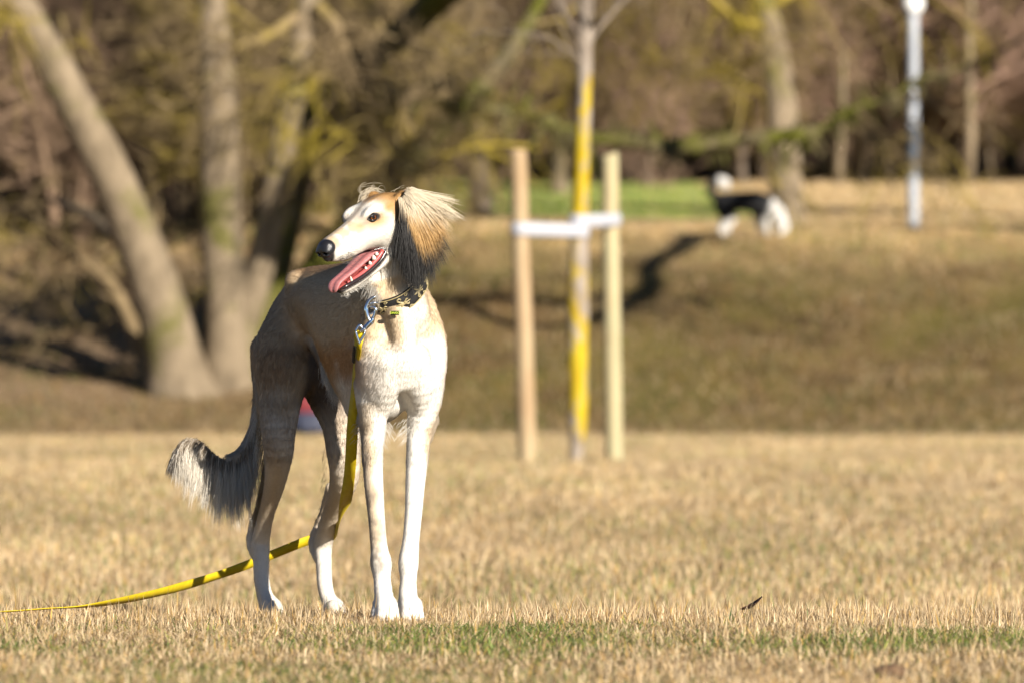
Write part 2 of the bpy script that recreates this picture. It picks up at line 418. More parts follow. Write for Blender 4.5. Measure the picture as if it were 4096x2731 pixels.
side = [limb([(560, 960, 65.8, 26), (430, 780, 66.4, 22), (330, 560, 67, 18), (300, 300, 67.5, 13), (240, 60, 68, 9)], 10),
        limb([(1130, 620, 67.3, 24), (1240, 340, 67.3, 22), (1330, 260, 67.2, 21), (1390, 320, 67.1, 13)], 10),
        limb([(1240, 40, 66.4, 20), (1150, 90, 66.2, 22), (1060, 150, 66.0, 20), (900, 210, 65.9, 12)], 10),
        limb([(1270, 30, 66.2, 30), (1350, 120, 66.0, 26), (1400, 300, 65.9, 17)], 10),
        limb([(1780, 330, 65.9, 30), (1650, 380, 65.6, 24), (1620, 470, 65.5, 21), (1660, 550, 65.4, 12)], 10),
        limb([(700, 1320, 66.4, 34), (600, 1160, 67.4, 30), (520, 1000, 68.2, 26), (360, 860, 69, 20), (200, 800, 70, 12)], 10),
        limb([(610, 1560, 66.9, 60), (560, 1380, 67.1, 36), (470, 1180, 67.3, 26), (380, 1060, 67.5, 18), (250, 1010, 67.7, 10)], 10)]
for L in side: link('branch', np_mesh('branch', *tubes(L[None, :, :3], L[None, :, 3], 9), TWIG_OLIVE if L is not side[5] else BARK_PALE), bt)
rg2 = np.random.default_rng(9)
def resample(L, n=12): return spline(L, n)
allp = np.stack([resample(L) for L in big[3:]] * 2 + [resample(big[0])[5:][np.linspace(0, 6, 12).astype(int)]] + [resample(droop)] * 2 + [resample(L) for L in side])
cr = crown_from(rg2, allp[:, :, :3], allp[:, :, 3], [(74, 2.1, (30, 85), 8, -.02, .34, .018, (.42, 1.0)), (420, 1.2, (30, 75), 7, -.08, .55, .012, (.1, 1)), (1300, .75, (20, 65), 6, -.13, .6, .008, (.1, 1)), (1800, .45, (20, 60), 4, -.15, .7, .007, (.1, 1))])
link('crown', np_mesh('crown', *join(cr), TWIG_OLIVE), bt)

# an unseen limb added above the view, shaped so that it lays the broad black shadow on the left of the bank
LS = []
for i_, (px, py) in enumerate(((-60, 1060), (80, 1120), (250, 1205), (420, 1300), (560, 1400))):
    g_ = None
    for Yq in np.arange(55, 120, .05):
        p = at(px, py, Yq)
        if p[2] <= float(ground_z(p[0], p[1])): g_ = p; break
    LS.append(np.append(g_ + SUN * (12.6 + .1 * i_), .13 + .02 * i_))
LS = np.array(LS)
top_ = np.append(at(1560, 180, 68.0), .17)
shadow_limb = spline(np.concatenate([LS, [LS[-1] + [.35, 1.3, .25, .02], (LS[-1] * .35 + top_ * .65) + [0, 0, .45, .0], top_]]), 30)
link('branch', np_mesh('branch', *tubes(shadow_limb[None, :, :3], shadow_limb[None, :, 3], 12), BARK_MOSS), bt)  # the added unseen limb, there for its shadow on the bank

# --- single trunks on the meadow
def own_tree(name, pts, mat, twig, label, seed, spec, n=16, off=None):
    L = limb(pts, n); o = link(name, None); tag(o, label, 'tree')
    link('trunk', np_mesh('trunk', *tubes(L[None, :, :3], L[None, :, 3], 16), mat), o)
    r_ = np.random.default_rng(seed); Lr = resample(L)
    link('crown', np_mesh('crown', *join(crown_from(r_, Lr[None, :, :3], Lr[None, :, 3], spec)), twig), o)
    return o
sp_w = [(22, 3.0, (40, 85), 7, -.04, .45, .02, (.5, 1.0)), (170, 1.9, (30, 70), 6, -.12, .55, .014, (.12, 1)), (900, 1.2, (20, 60), 6, -.22, .6, .010, (.1, 1)), (2300, .8, (15, 50), 5, -.28, .7, .0085, (.1, 1))]
own_tree('bare_tree', [(3150, 925, 82, 78), (3145, 860, 82, 68), (3138, 620, 82, 66), (3120, 380, 82.2, 64), (3080, 120, 82.5, 54), (3000, -140, 83, 44), (2960, -420, 83.4, 30), (2930, -700, 83.8, 16)], BARK_PALE, TWIG_OLIVE, 'bare tree with a straight pale trunk right behind the black and white dog', 31, sp_w)
own_tree('bare_tree', [(1920, 900, 88, 62), (1918, 760, 88, 48), (1900, 500, 88, 46), (1870, 250, 88.3, 40), (1900, -50, 88.6, 34), (1920, -400, 89, 20), (1925, -700, 89, 10)], BARK_WOOD, TWIG_BROWN, 'bare brown tree behind the left stake, at the edge of the thicket', 32, sp_w)
own_tree('bare_tree', [(2240, 790, 112, 40), (2240, 640, 112, 34), (2262, 400, 112, 32), (2290, 150, 112, 28), (2270, -150, 112, 22), (2270, -500, 112, 12)], BARK_PALE, TWIG_PINK, 'slim bare tree on the meadow seen between the left stake and the yellow trunk', 33, spec_tall)
# a big tree standing off to the right of the view: its low limb throws the dark bent shadow over the bank
def on_ground(px, py):
    lo_, hi_ = 30.0, 150.0
    for Yq in np.arange(30, 150, .05):
        p = at(px, py, Yq)
        if p[2] <= float(ground_z(p[0], p[1])): return p
    return at(px, py, 75)
ot = link('bare_tree', None); tag(ot, 'big bare tree beyond the right edge whose low limb shades the bank', 'tree')
sh = [(1480, 1120), (1750, 1200), (1950, 1270), (2130, 1310), (2330, 1290), (2480, 1235), (2590, 1165), (2600, 1060), (2720, 1000), (2850, 940)]
LP = []
for i_, (px, py) in enumerate(sh):
    g_ = on_ground(px, py); LP.append(np.append(g_ + SUN * (15.0 - .25 * i_), .105))
LP = np.array(LP)
tip0 = LP[-1]
trunk_x, trunk_y = tip0[0] + 4.6, tip0[1] + .2
zg = float(ground_z(trunk_x, trunk_y))
TR = spline(np.array([[trunk_x + .3, trunk_y, zg - .2, .42], [trunk_x + .1, trunk_y, zg + 1.5, .33], [trunk_x - .3, trunk_y, zg + 4.2, .29], [trunk_x - .1, trunk_y + .2, zg + 7.5, .22], [trunk_x + .3, trunk_y, zg + 12, .12], [trunk_x + .4, trunk_y, zg + 15, .05]]), 18)
link('trunk', np_mesh('trunk', *tubes(TR[None, :, :3], TR[None, :, 3], 16), BARK_PALE), ot)
LQ = spline(np.concatenate([LP, [[trunk_x - .8, trunk_y - .1, (tip0[2] + zg + 5.5) / 2, .17], [trunk_x - .15, trunk_y, zg + 5.4, .20]]]), 40)
link('branch', np_mesh('branch', *tubes(LQ[None, :, :3], LQ[None, :, 3], 10), BARK_MOSS), ot)
ro = np.random.default_rng(61)
link('crown', np_mesh('crown', *join(crown_from(ro, np.stack([resample(TR), resample(LQ)])[:, :, :3], np.stack([resample(TR), resample(LQ)])[:, :, 3], [(30, 2.6, (40, 80), 6, .02, .4, .02, (.35, 1.0)), (150, 1.3, (30, 70), 5, -.02, .55, .010, (.2, 1)), (500, .7, (30, 70), 4, -.05, .6, .006, (.1, 1))])), TWIG_OLIVE), ot)
for i, (x, y, s_, pr) in enumerate(((13.5, 79, .8, 0),)):
    place('bare_tree', WOOD, pr, (x, y, float(ground_z(x, y))), i * 1.7, s_, 'tall bare tree on the meadow beyond the right edge', 'tree', None)
# ------------------------------------------------------------------ staked young tree
def post(name, pts, mat, label, cap_r=None):
    L = limb(pts, 24); o = link(name, np_mesh(name, *tubes(L[None, :, :3], L[None, :, 3], 20), mat)); return tag(o, label, 'stake', 'stakes of the young tree'), L
def timber(name, lo, hi, top):
    t = NT(name, .8, .15); co = t.coord('Object', (1, 1, .10))
    c = t.ramp(t.noise(co, 22, 6, .65), [(.3, lo), (.7, hi)])
    big_ = t.noise(t.coord('Object', (1, 1, .6)), 2.2, 3)
    t.base(t.mix(t.ramp(big_, [(.42, (0, 0, 0)), (.62, (.7, .7, .7))]), c, top)); t.bump(t.noise(co, 60, 5), .5, .006); return t.m
s1, L1 = post('wooden_stake', [(2112, 1858, 38.3, 37), (2108, 1780, 38.3, 37), (2098, 1400, 38.3, 36), (2084, 1000, 38.3, 35), (2074, 640, 38.3, 34), (2072, 604, 38.3, 33)], timber('peeled larch', (.27, .175, .095), (.37, .27, .16), (.38, .32, .19)), 'peeled orange-tan round stake left of the yellow young tree')
s2, L2 = post('wooden_stake', [(2458, 1842, 38.9, 36), (2456, 1780, 38.9, 36), (2450, 1400, 38.9, 35), (2444, 1000, 38.9, 34), (2440, 660, 38.9, 34), (2439, 622, 38.9, 33)], timber('weathered pine', (.30, .25, .14), (.44, .36, .21), (.34, .36, .22)), 'greenish weathered round stake right of the yellow young tree')
yt = NT('lichened young bark', .85, .1)
coy = yt.coord('Object', (1, 1, .5)); spz = yt.n('SeparateXYZ'); yt.l(yt.coord(), spz.inputs[0])
mz = yt.n('MapRange'); mz.inputs['From Min'].default_value = 2.75; mz.inputs['From Max'].default_value = 2.25; mz.inputs['To Min'].default_value = -.25; mz.inputs['To Max'].default_value = .055; yt.l(spz.outputs['Z'], mz.inputs['Value'])
add = yt.n('Math', operation='ADD'); yt.l(yt.noise(coy, 5.5, 6, .7), add.inputs[0]); yt.l(mz.outputs[0], add.inputs[1])
greyb = yt.ramp(yt.noise(coy, 10, 4), [(.3, (.17, .135, .105)), (.7, (.32, .27, .22))])
yel = yt.ramp(yt.noise(coy, 7, 4), [(.35, (.33, .215, .008)), (.65, (.42, .315, .022))])
yt.base(yt.mix(yt.ramp(add.outputs[0], [(.49, (0, 0, 0)), (.57, (1, 1, 1))]), greyb, yel)); yt.bump(yt.noise(coy, 25, 4), .8, .01)
TY = limb([(2302, 1850, 38.6, 34), (2306, 1800, 38.6, 28), (2308, 1740, 38.6, 32), (2312, 1640, 38.6, 40), (2314, 1560, 38.6, 38), (2312, 1450, 38.6, 38), (2313, 1250, 38.6, 42), (2316, 1000, 38.6, 39), (2322, 850, 38.6, 35), (2330, 600, 38.6, 32), (2336, 400, 38.6, 31), (2341, 150, 38.6, 29), (2346, -150, 38.6, 26), (2352, -500, 38.6, 20), (2356, -900, 38.6, 12)], 60)
w_ = np.random.default_rng(3).normal(0, 1, 60); TY[:, 3] *= 1 + .06 * np.convolve(w_, [.3, .4, .3], 'same')
yo = link('young_tree', None); tag(yo, 'young tree with a thin trunk crusted in bright yellow lichen, tied between two stakes', 'tree')
link('trunk', np_mesh('trunk', *tubes(TY[None, :, :3], TY[None, :, 3], 20), yt.m), yo)
ry = np.random.default_rng(12); Tr = resample(TY, 14)
br = [limb([(2338, 240, 38.6, 11), (2300, 130, 38.55, 9), (2240, 10, 38.5, 8), (2190, -150, 38.4, 6)], 8), limb([(2340, 200, 38.6, 10), (2400, 110, 38.65, 9), (2470, 30, 38.7, 8), (2560, -60, 38.8, 6)], 8)]
parts = [tubes(b[None, :, :3], b[None, :, 3], 8) for b in br] + crown_from(ry, Tr[None, :, :3], Tr[None, :, 3], [(22, 1.3, (40, 75), 6, .12, .26, .006, (.74, 1.0)), (110, .6, (30, 60), 5, .1, .6, .004, (.1, 1)), (400, .3, (30, 60), 4, .05, .7, .003, (.1, 1))])
link('crown', np_mesh('crown', *join(parts), bark('young bark', (.14, .11, .085), (.26, .21, .165), (.3, .25, .06), .1)), yo)
# white ties: a flat band looped round stake and trunk
tie_m = plain('white webbing tie', (.36, .36, .39), .6, var=.06, scale=30)
def tie(pA, rA, pB, rB, h, label, slant=0.0):
    pA, pB = np.asarray(pA, float), np.asarray(pB, float)
    ax = nrm((pB - pA) * [1, 1, 0]); sd = np.cross([0, 0, 1.0], ax)
    out = []
    for t_ in np.linspace(np.pi / 2, 3 * np.pi / 2, 14): out.append(pA + rA * (np.cos(t_) * ax + np.sin(t_) * sd))
    for t_ in np.linspace(-np.pi / 2, np.pi / 2, 14): out.append(pB + rB * (np.cos(t_) * ax + np.sin(t_) * sd))
    O = np.array(out); n_ = len(O); c_ = (pA + pB) / 2
    nrm_ = nrm((O - np.roll(O, 1, 0)) * 0 + np.where(np.arange(n_)[:, None] < 14, O - pA, O - pB))
    rows_ = []
    for off, zz in ((0, -h / 2), (.006, -h / 2 + .004), (.009, 0), (.006, h / 2 - .004), (0, h / 2), (-.004, 0)):
        rows_.append(O + nrm_ * off + [0, 0, zz])
    V_ = np.stack(rows_, 1).reshape(-1, 3); idx_ = np.arange(n_ * 6).reshape(n_, 6); a_ = np.roll(idx_, -1, 0); b_ = np.roll(idx_, -1, 1); c2 = np.roll(a_, -1, 1)
    o = link('tree_tie', np_mesh('tree_tie', V_, [np.stack([idx_, a_, c2, b_], -1).reshape(-1, 4)], tie_m))
    return tag(o, label, 'tree tie', 'white ties of the young tree')
pxr = lambda hp_, Y: hp_ / FPX * Y
tie(at(2084, 918, 38.3), pxr(38, 38.3), at(2312, 926, 38.6), pxr(41, 38.6), .088, 'lower white tie joining the left stake to the yellow trunk')
tie(at(2318, 886, 38.6), pxr(38, 38.6), at(2443, 880, 38.9), pxr(37, 38.9), .085, 'upper white tie joining the yellow trunk to the right stake')

# ------------------------------------------------------------------ lamp post on the meadow
YL = 80.0
lp = link('street_lamp', None, None, tuple(at(3653, 925, YL) * [1, 1, 0])); lp.location = (0, 0, 0)
tag(lp, 'slim pale grey lamp post with a white globe standing on the pale meadow', 'street lamp')
pm = NT('painted steel', .45, .4); pm.base(pm.ramp(pm.noise(pm.coord('Object', (1, 1, .3)), 5, 4), [(.3, (.27, .29, .33)), (.7, (.40, .42, .45))]))
Lp = limb([(3653, 935, YL, 23), (3653, 760, YL, 23), (3653, 600, YL, 22), (3653, 300, YL, 21), (3653, 50, YL, 20)], 14)
link('pole', np_mesh('pole', *tubes(Lp[None, :, :3], Lp[None, :, 3], 18), pm.m), lp)
band = limb([(3653, 700, YL, 24), (3653, 680, YL, 24.5), (3653, 530, YL, 24.5), (3653, 510, YL, 23.5)], 8)
link('shade_band', np_mesh('shade_band', *tubes(band[None, :, :3], band[None, :, 3], 18), plain('painted branch shade', (.045, .06, .085), .5)), lp)  # dark band round the pole stands in for the shadow of branches
link('globe', np_mesh('globe', *ball(at(3653, 18, YL), 42 / FPX * YL, 24, 14), plain('opal globe', (.82, .82, .80), .25)), lp)
link('collar_ring', np_mesh('collar_ring', *tubes(limb([(3653, 62, YL, 26), (3653, 44, YL, 30)], 4)[None, :, :3], limb([(3653, 62, YL, 26), (3653, 44, YL, 30)], 4)[None, :, 3], 16), pm.m), lp)

# ------------------------------------------------------------------ house with a salmon roof far behind the trees
hp_ = at(1985, 330, 172); hx = hp_[0]; hz0 = float(ground_z(hx, 172)) - .3
ho = link('house', None); tag(ho, 'small house with a salmon red roof glimpsed high between the bare trees', 'house')
zr = at(1985, 60, 172)[2]; ze = at(1985, 185, 172)[2]; hwid = 1.45
link('wall', np_mesh('wall', *box((hx, 172.6, (hz0 + ze) / 2), (2 * hwid - .3, 3.2, ze - hz0)), plain('render', (.22, .16, .12), .9, var=.1, scale=2), False), ho)
v = np.array([[hx - hwid, 170.6, ze - .1], [hx + hwid, 170.6, ze - .1], [hx + hwid, 172.6, zr], [hx - hwid, 172.6, zr], [hx - hwid, 174.6, ze - .1], [hx + hwid, 174.6, ze - .1]])
v = np.concatenate([v, v - [0, 0, .15]])
link('roof', np_mesh('roof', v, [np.array([[0, 1, 2, 3], [3, 2, 5, 4], [7, 6, 9, 8], [8, 9, 10, 11], [0, 6, 7, 1], [5, 11, 10, 4], [0, 3, 9, 6], [3, 4, 10, 9], [1, 7, 8, 2], [2, 8, 11, 5]])], plain('clay tiles', (.55, .15, .09), .8, var=.15, scale=8), False), ho)
for dx in (-.5, .5):
    f_ = link('window', np_mesh('window', *box((hx + dx, 170.97, hz0 + .55 * (ze - hz0)), (.6, .1, .9)), plain('window frame', (.7, .68, .62), .6), False), ho)
    link('pane', np_mesh('pane', *box((hx + dx, 170.915, hz0 + .55 * (ze - hz0)), (.46, .03, .76)), plain('window pane', (.03, .035, .04), .1), False), f_)

# ------------------------------------------------------------------ red and navy bag at the foot of the bank
YB = 60.5; bz = float(ground_z(at(1243, 0, YB)[0], YB))
bx = at(1243, 0, YB)[0]
red_c = plain('red nylon', (.16, .02, .024), .6, var=.2, scale=20); navy = plain('navy nylon', (.03, .035, .06), .6, var=.2, scale=20)
bag = link('backpack', None); tag(bag, 'red and navy backpack on the grass at the foot of the bank', 'backpack')
def pillow(c, s, p=3.2, nu=28, nv=16):
    V_, F_ = ball((0, 0, 0), 1, nu, nv); e = 2 / p
    V_ = np.sign(V_) * np.abs(V_) ** .62; V_ = V_ / np.maximum(1, np.abs(V_).max(1, keepdims=True)); return V_ * np.asarray(s) + np.asarray(c), F_
link('lower_bag', np_mesh('lower_bag', *pillow((bx, YB, bz + .13), (.20, .14, .13)), navy), bag)
link('upper_bag', np_mesh('upper_bag', *pillow((bx - .005, YB + .01, bz + .335), (.185, .13, .125)), red_c), bag)
link('front_pocket', np_mesh('front_pocket', *pillow((bx, YB - .135, bz + .12), (.13, .045, .08)), navy), bag)
link('handle', np_mesh('handle', *tube1([(bx - .04, YB + .02, bz + .44), (bx - .03, YB + .02, bz + .485), (bx + .03, YB + .02, bz + .485), (bx + .04, YB + .02, bz + .44)], .008, 8, 14), navy), bag)
for sx in (-1, 1): link('strap', np_mesh('strap', *tube1([(bx + sx * .1, YB + .12, bz + .42), (bx + sx * .13, YB + .18, bz + .28), (bx + sx * .12, YB + .14, bz + .08)], .016, 8, 14), navy), bag)
# ------------------------------------------------------------------ signed-distance modelling of animal bodies
class Field:
    def __init__(s, lo, hi, h):
        s.lo = np.asarray(lo, float); s.h = h
        n = np.ceil((np.asarray(hi) - s.lo) / h).astype(int) + 1
        s.ax = [(s.lo[i] + h * np.arange(n[i])).astype(np.float32) for i in range(3)]
        s.F = np.full(n, 0.08, dtype=np.float32)
        s.anch = []
    def put(s, fn, lo, hi, k=0.01, sub=False):
        lo = np.asarray(lo) - 0.03 - k; hi = np.asarray(hi) + 0.03 + k
        sl = []
        for i in range(3):
            a = max(0, int((lo[i] - s.lo[i]) / s.h)); b = min(len(s.ax[i]), int((hi[i] - s.lo[i]) / s.h) + 2)
            if b <= a: return
            sl.append(slice(a, b))
        X = s.ax[0][sl[0]][:, None, None]; Y = s.ax[1][sl[1]][None, :, None]; Z = s.ax[2][sl[2]][None, None, :]
        d = fn(X, Y, Z).astype(np.float32)
        f = s.F[tuple(sl)]
        if sub: d = -d; f0 = -f
        else: f0 = f
        if sub:
            h = np.clip(0.5 - 0.5 * (f - d) / k, 0, 1) if False else np.clip(0.5 + 0.5 * (f - d) / k, 0, 1)
            s.F[tuple(sl)] = d + (f - d) * h + k * h * (1 - h)
        else:
            h = np.clip(0.5 + 0.5 * (d - f) / k, 0, 1)
            s.F[tuple(sl)] = d + (f - d) * h - k * h * (1 - h)
    def cone(s, a, b, ra, rb, k=0.01, flat=None, rho=1.0, sub=False, flow=True):
        a = np.asarray(a, float); b = np.asarray(b, float); ba = b - a; L2 = max(ba @ ba, 1e-9)
        def fn(X, Y, Z):
            x, y, z = X - a[0], Y - a[1], Z - a[2]
            t = np.clip((x * ba[0] + y * ba[1] + z * ba[2]) / L2, 0, 1)
            x = x - ba[0] * t; y = y - ba[1] * t; z = z - ba[2] * t
            if flat is not None:
                q = (x * flat[0] + y * flat[1] + z * flat[2]) * (1 / rho - 1)
                x = x + flat[0] * q; y = y + flat[1] * q; z = z + flat[2] * q
            return np.sqrt(x * x + y * y + z * z) - (ra + (rb - ra) * t)
        m = max(ra, rb)
        s.put(fn, np.minimum(a, b) - m, np.maximum(a, b) + m, k, sub)
        if flow and not sub:
            for t in (0.15, 0.5, 0.85): s.anch.append((a + ba * t, nrm(ba), ra + (rb - ra) * t))
    def chain(s, pts, rad, k=0.012, flow=True):
        """one tapering limb through the given points (smooth spline, no swelling at the joints)"""
        D = np.concatenate([np.asarray(pts, float), np.asarray(rad, float)[:, None]], 1)
        if len(D) > 2: D = spline(D, (len(D) - 1) * 3 + 1)
        def fn(X, Y, Z):
            r = None
            for a, b in zip(D[:-1], D[1:]):
                ba = b[:3] - a[:3]; L2 = max(ba @ ba, 1e-9)
                x, y, z = X - a[0], Y - a[1], Z - a[2]
                t = np.clip((x * ba[0] + y * ba[1] + z * ba[2]) / L2, 0, 1)
                x = x - ba[0] * t; y = y - ba[1] * t; z = z - ba[2] * t
                d = np.sqrt(x * x + y * y + z * z) - (a[3] + (b[3] - a[3]) * t)
                if r is None: r = d
                else:
                    h = np.clip(.5 + .5 * (r - d) / .0005, 0, 1); r = r + (d - r) * h - .0005 * h * (1 - h)
            return r
        m = D[:, 3].max()
        s.put(fn, D[:, :3].min(0) - m, D[:, :3].max(0) + m, k)
        if flow:
            for a, b in zip(D[:-1], D[1:]): s.anch.append(((a + b)[:3] / 2, nrm(b[:3] - a[:3]), a[3]))
    def ball(s, c, r, k=0.01, sub=False):
        s.cone(c, np.asarray(c) + 1e-5, r, r, k, sub=sub, flow=False)
    def ell(s, c, r, axes, k=0.01, sub=False):
        """ellipsoid: axes rows = local directions, r = half sizes"""
        c = np.asarray(c, float); A = np.asarray(axes, float); r = np.asarray(r, float)
        def fn(X, Y, Z):
            x, y, z = X - c[0], Y - c[1], Z - c[2]
            q = 0
            for i in range(3): q = q + ((x * A[i, 0] + y * A[i, 1] + z * A[i, 2]) / r[i]) ** 2
            q = np.sqrt(q)
            return (q - 1) * r.min()
        s.put(fn, c - r.max(), c + r.max(), k, sub)
    def loft(s, org, axes, st, k=0.012, egg=0.0, pw=2.0):
        """stations (u, top, bottom, halfwidth) along axes[0]; axes[1] sideways, axes[2] up"""
        A = np.asarray(axes, float); org = np.asarray(org, float)
        S = np.asarray(st, float); S = S[np.argsort(S[:, 0])]
        D = spline(S, 120); D = D[np.argsort(D[:, 0])]
        u0, u1 = D[0, 0], D[-1, 0]
        def fn(X, Y, Z):
            x, y, z = X - org[0], Y - org[1], Z - org[2]
            u = x * A[0, 0] + y * A[0, 1] + z * A[0, 2]
            v = x * A[1, 0] + y * A[1, 1] + z * A[1, 2]
            w = x * A[2, 0] + y * A[2, 1] + z * A[2, 2]
            zt = np.interp(u, D[:, 0], D[:, 1]); zb = np.interp(u, D[:, 0], D[:, 2]); hw = np.maximum(np.interp(u, D[:, 0], D[:, 3]), 0.004)
            zc = (zt + zb) / 2; hz = np.maximum((zt - zb) / 2, 0.004)
            q = (w - zc) / hz
            if egg: hw = hw * (1 + egg * np.clip(q, -1, 1))
            r = (np.abs(v / hw) ** pw + np.abs(q) ** pw) ** (1 / pw)
            d = (r - 1) * np.minimum(hw, hz)
            return np.maximum(d, np.maximum(u - u1, u0 - u))
        ends = []
        for u, t, b, w in S:
            for sgn in (-1, 1):
                for z in (t, b): ends.append(org + A[0] * u + A[1] * sgn * w + A[2] * z)
        ends = np.array(ends)
        s.put(fn, ends.min(0), ends.max(0), k)
    def mesh(s):
        F = s.F; S = F < 0
        c = np.zeros(tuple(n - 1 for n in F.shape), np.uint8)
        offs = [(i, j, l) for i in (0, 1) for j in (0, 1) for l in (0, 1)]
        sh = lambda A, o: A[o[0]:A.shape[0] - 1 + o[0], o[1]:A.shape[1] - 1 + o[1], o[2]:A.shape[2] - 1 + o[2]]
        for o in offs: c += sh(S, o)
        I = np.argwhere((c > 0) & (c < 8))
        vals = np.stack([F[I[:, 0] + o[0], I[:, 1] + o[1], I[:, 2] + o[2]] for o in offs], 1)
        acc = np.zeros((len(I), 3)); cnt = np.zeros(len(I))
        for a in range(8):
            for b in range(a + 1, 8):
                da = np.array(offs[b]) - np.array(offs[a])
                if np.abs(da).sum() != 1: continue
                va, vb = vals[:, a], vals[:, b]
                m = (va < 0) != (vb < 0)
                t = np.where(m, va / np.where(m, va - vb, 1), 0)
                acc += np.where(m[:, None], np.array(offs[a]) + t[:, None] * da, 0); cnt += m
        V = s.lo + s.h * (I + acc / cnt[:, None])
        idx = np.full(c.shape, -1, np.int32); idx[I[:, 0], I[:, 1], I[:, 2]] = np.arange(len(I))
        quads = []
        for axn in range(3):
            sl0 = [slice(None)] * 3; sl1 = [slice(None)] * 3
            sl0[axn] = slice(0, -1); sl1[axn] = slice(1, None)
            A0, A1 = S[tuple(sl0)], S[tuple(sl1)]
            E = np.argwhere(A0 != A1)
            o1, o2 = [(1, 2), (2, 0), (0, 1)][axn]
            ok = (E[:, o1] > 0) & (E[:, o2] > 0) & (E[:, o1] < c.shape[o1]) & (E[:, o2] < c.shape[o2])
            E = E[ok]; ins = A0[E[:, 0], E[:, 1], E[:, 2]]
            q = []
            for d1, d2 in ((-1, -1), (0, -1), (0, 0), (-1, 0)):
                e = E.copy(); e[:, o1] += d1; e[:, o2] += d2
                q.append(idx[e[:, 0], e[:, 1], e[:, 2]])
            q = np.stack(q, 1)
            q[~ins] = q[~ins][:, ::-1]
            quads.append(q)
        Q = np.concatenate(quads)
        # light relaxation
        for _ in range(2):
            sm = np.zeros_like(V); n = np.zeros(len(V))
            for a, b in ((0, 1), (1, 2), (2, 3), (3, 0)):
                np.add.at(sm, Q[:, a], V[Q[:, b]]); np.add.at(n, Q[:, a], 1)
                np.add.at(sm, Q[:, b], V[Q[:, a]]); np.add.at(n, Q[:, b], 1)
            V = V * 0.5 + 0.5 * sm / np.maximum(n, 1)[:, None]
        return V, Q

def vnormals(V, Q):
    fn = np.cross(V[Q[:, 2]] - V[Q[:, 0]], V[Q[:, 3]] - V[Q[:, 1]])
    N = np.zeros_like(V)
    for i in range(4): np.add.at(N, Q[:, i], fn)
    return nrm(N), np.linalg.norm(fn, axis=1) / 2

ROTN = np.array(Matrix.Rotation(.7, 3, 'X') @ Matrix.Rotation(1.1, 3, 'Y') @ Matrix.Rotation(.4, 3, 'Z'))
def vnoise(P, scale, seed=0.0):
    """cheap smooth value noise in [0,1]"""
    p = (np.asarray(P) @ ROTN) * scale + seed
    i = np.floor(p).astype(np.int64); f = p - i; f = f * f * (3 - 2 * f)
    def hsh(a):
        h = (a[..., 0] * 374761393 + a[..., 1] * 668265263 + a[..., 2] * 1440662683 + 1013904223) & 0xffffffff
        h = ((h ^ (h >> 13)) * 1274126177) & 0xffffffff
        h = ((h ^ (h >> 15)) * 2246822519) & 0xffffffff
        return ((h ^ (h >> 16)) & 0xffff) / 65535.0
    r = 0
    for dx in (0, 1):
        for dy in (0, 1):
            for dz in (0, 1):
                w = (f[..., 0] if dx else 1 - f[..., 0]) * (f[..., 1] if dy else 1 - f[..., 1]) * (f[..., 2] if dz else 1 - f[..., 2])
                r = r + w * hsh(i + np.array([dx, dy, dz]))
    return r

def hair(name, P, R, C, N, mat, parent):
    """P (n,k,3) strands, R (k,) or (n,k) radii, C (n,3) or (n,k,3) colours, N (n,3) surface normals"""
    n, k, _ = P.shape
    cu = bpy.data.hair_curves.new(name)
    cu.add_curves([k] * n)
    cu.attributes['position'].data.foreach_set('vector', np.ascontiguousarray(P, dtype=np.float32).ravel())
    if 'radius' not in cu.attributes: cu.attributes.new('radius', 'FLOAT', 'POINT')
    cu.attributes['radius'].data.foreach_set('value', np.ascontiguousarray(np.broadcast_to(R, (n, k)), dtype=np.float32).ravel())
    C = np.asarray(C)
    dom = 'POINT' if C.ndim == 3 else 'CURVE'
    a = cu.attributes.new('col', 'FLOAT_COLOR', dom)
    c4 = np.ones(C.shape[:-1] + (4,), np.float32); c4[..., :3] = C
    a.data.foreach_set('color', c4.ravel())
    a = cu.attributes.new('skin', 'FLOAT_VECTOR', 'CURVE')
    a.data.foreach_set('vector', np.ascontiguousarray(N, dtype=np.float32).ravel())
    cu.materials.append(mat)
    o = link(name, cu, parent)
    o['kind'] = 'stuff'
    return o

def fur_material(name, rough=0.55, spec=0.25):
    t = NT(name, rough, spec)
    t.base(t.attr('col'))
    g = t.n('NewGeometry'); m = t.n('Mix', data_type='VECTOR'); m.inputs[0].default_value = 0.85
    t.l(g.outputs['Normal'], m.inputs[4]); t.l(t.attr('skin', 'Vector'), m.inputs[5])
    nn = t.n('VectorMath', operation='NORMALIZE'); t.l(m.outputs[1], nn.inputs[0])
    t.l(nn.outputs[0], t.b.inputs['Normal'])
    tl = t.n('BsdfTranslucent'); t.l(t.attr('col'), tl.inputs['Color'])
    ms = t.n('MixShader'); ms.inputs[0].default_value = .30
    t.l(t.b.outputs[0], ms.inputs[1]); t.l(tl.outputs[0], ms.inputs[2]); t.l(ms.outputs[0], t.t.nodes['Material Output'].inputs['Surface'])
    return t.m

rng = np.random.default_rng(11)
UP = np.array([0, 0, 1.0])
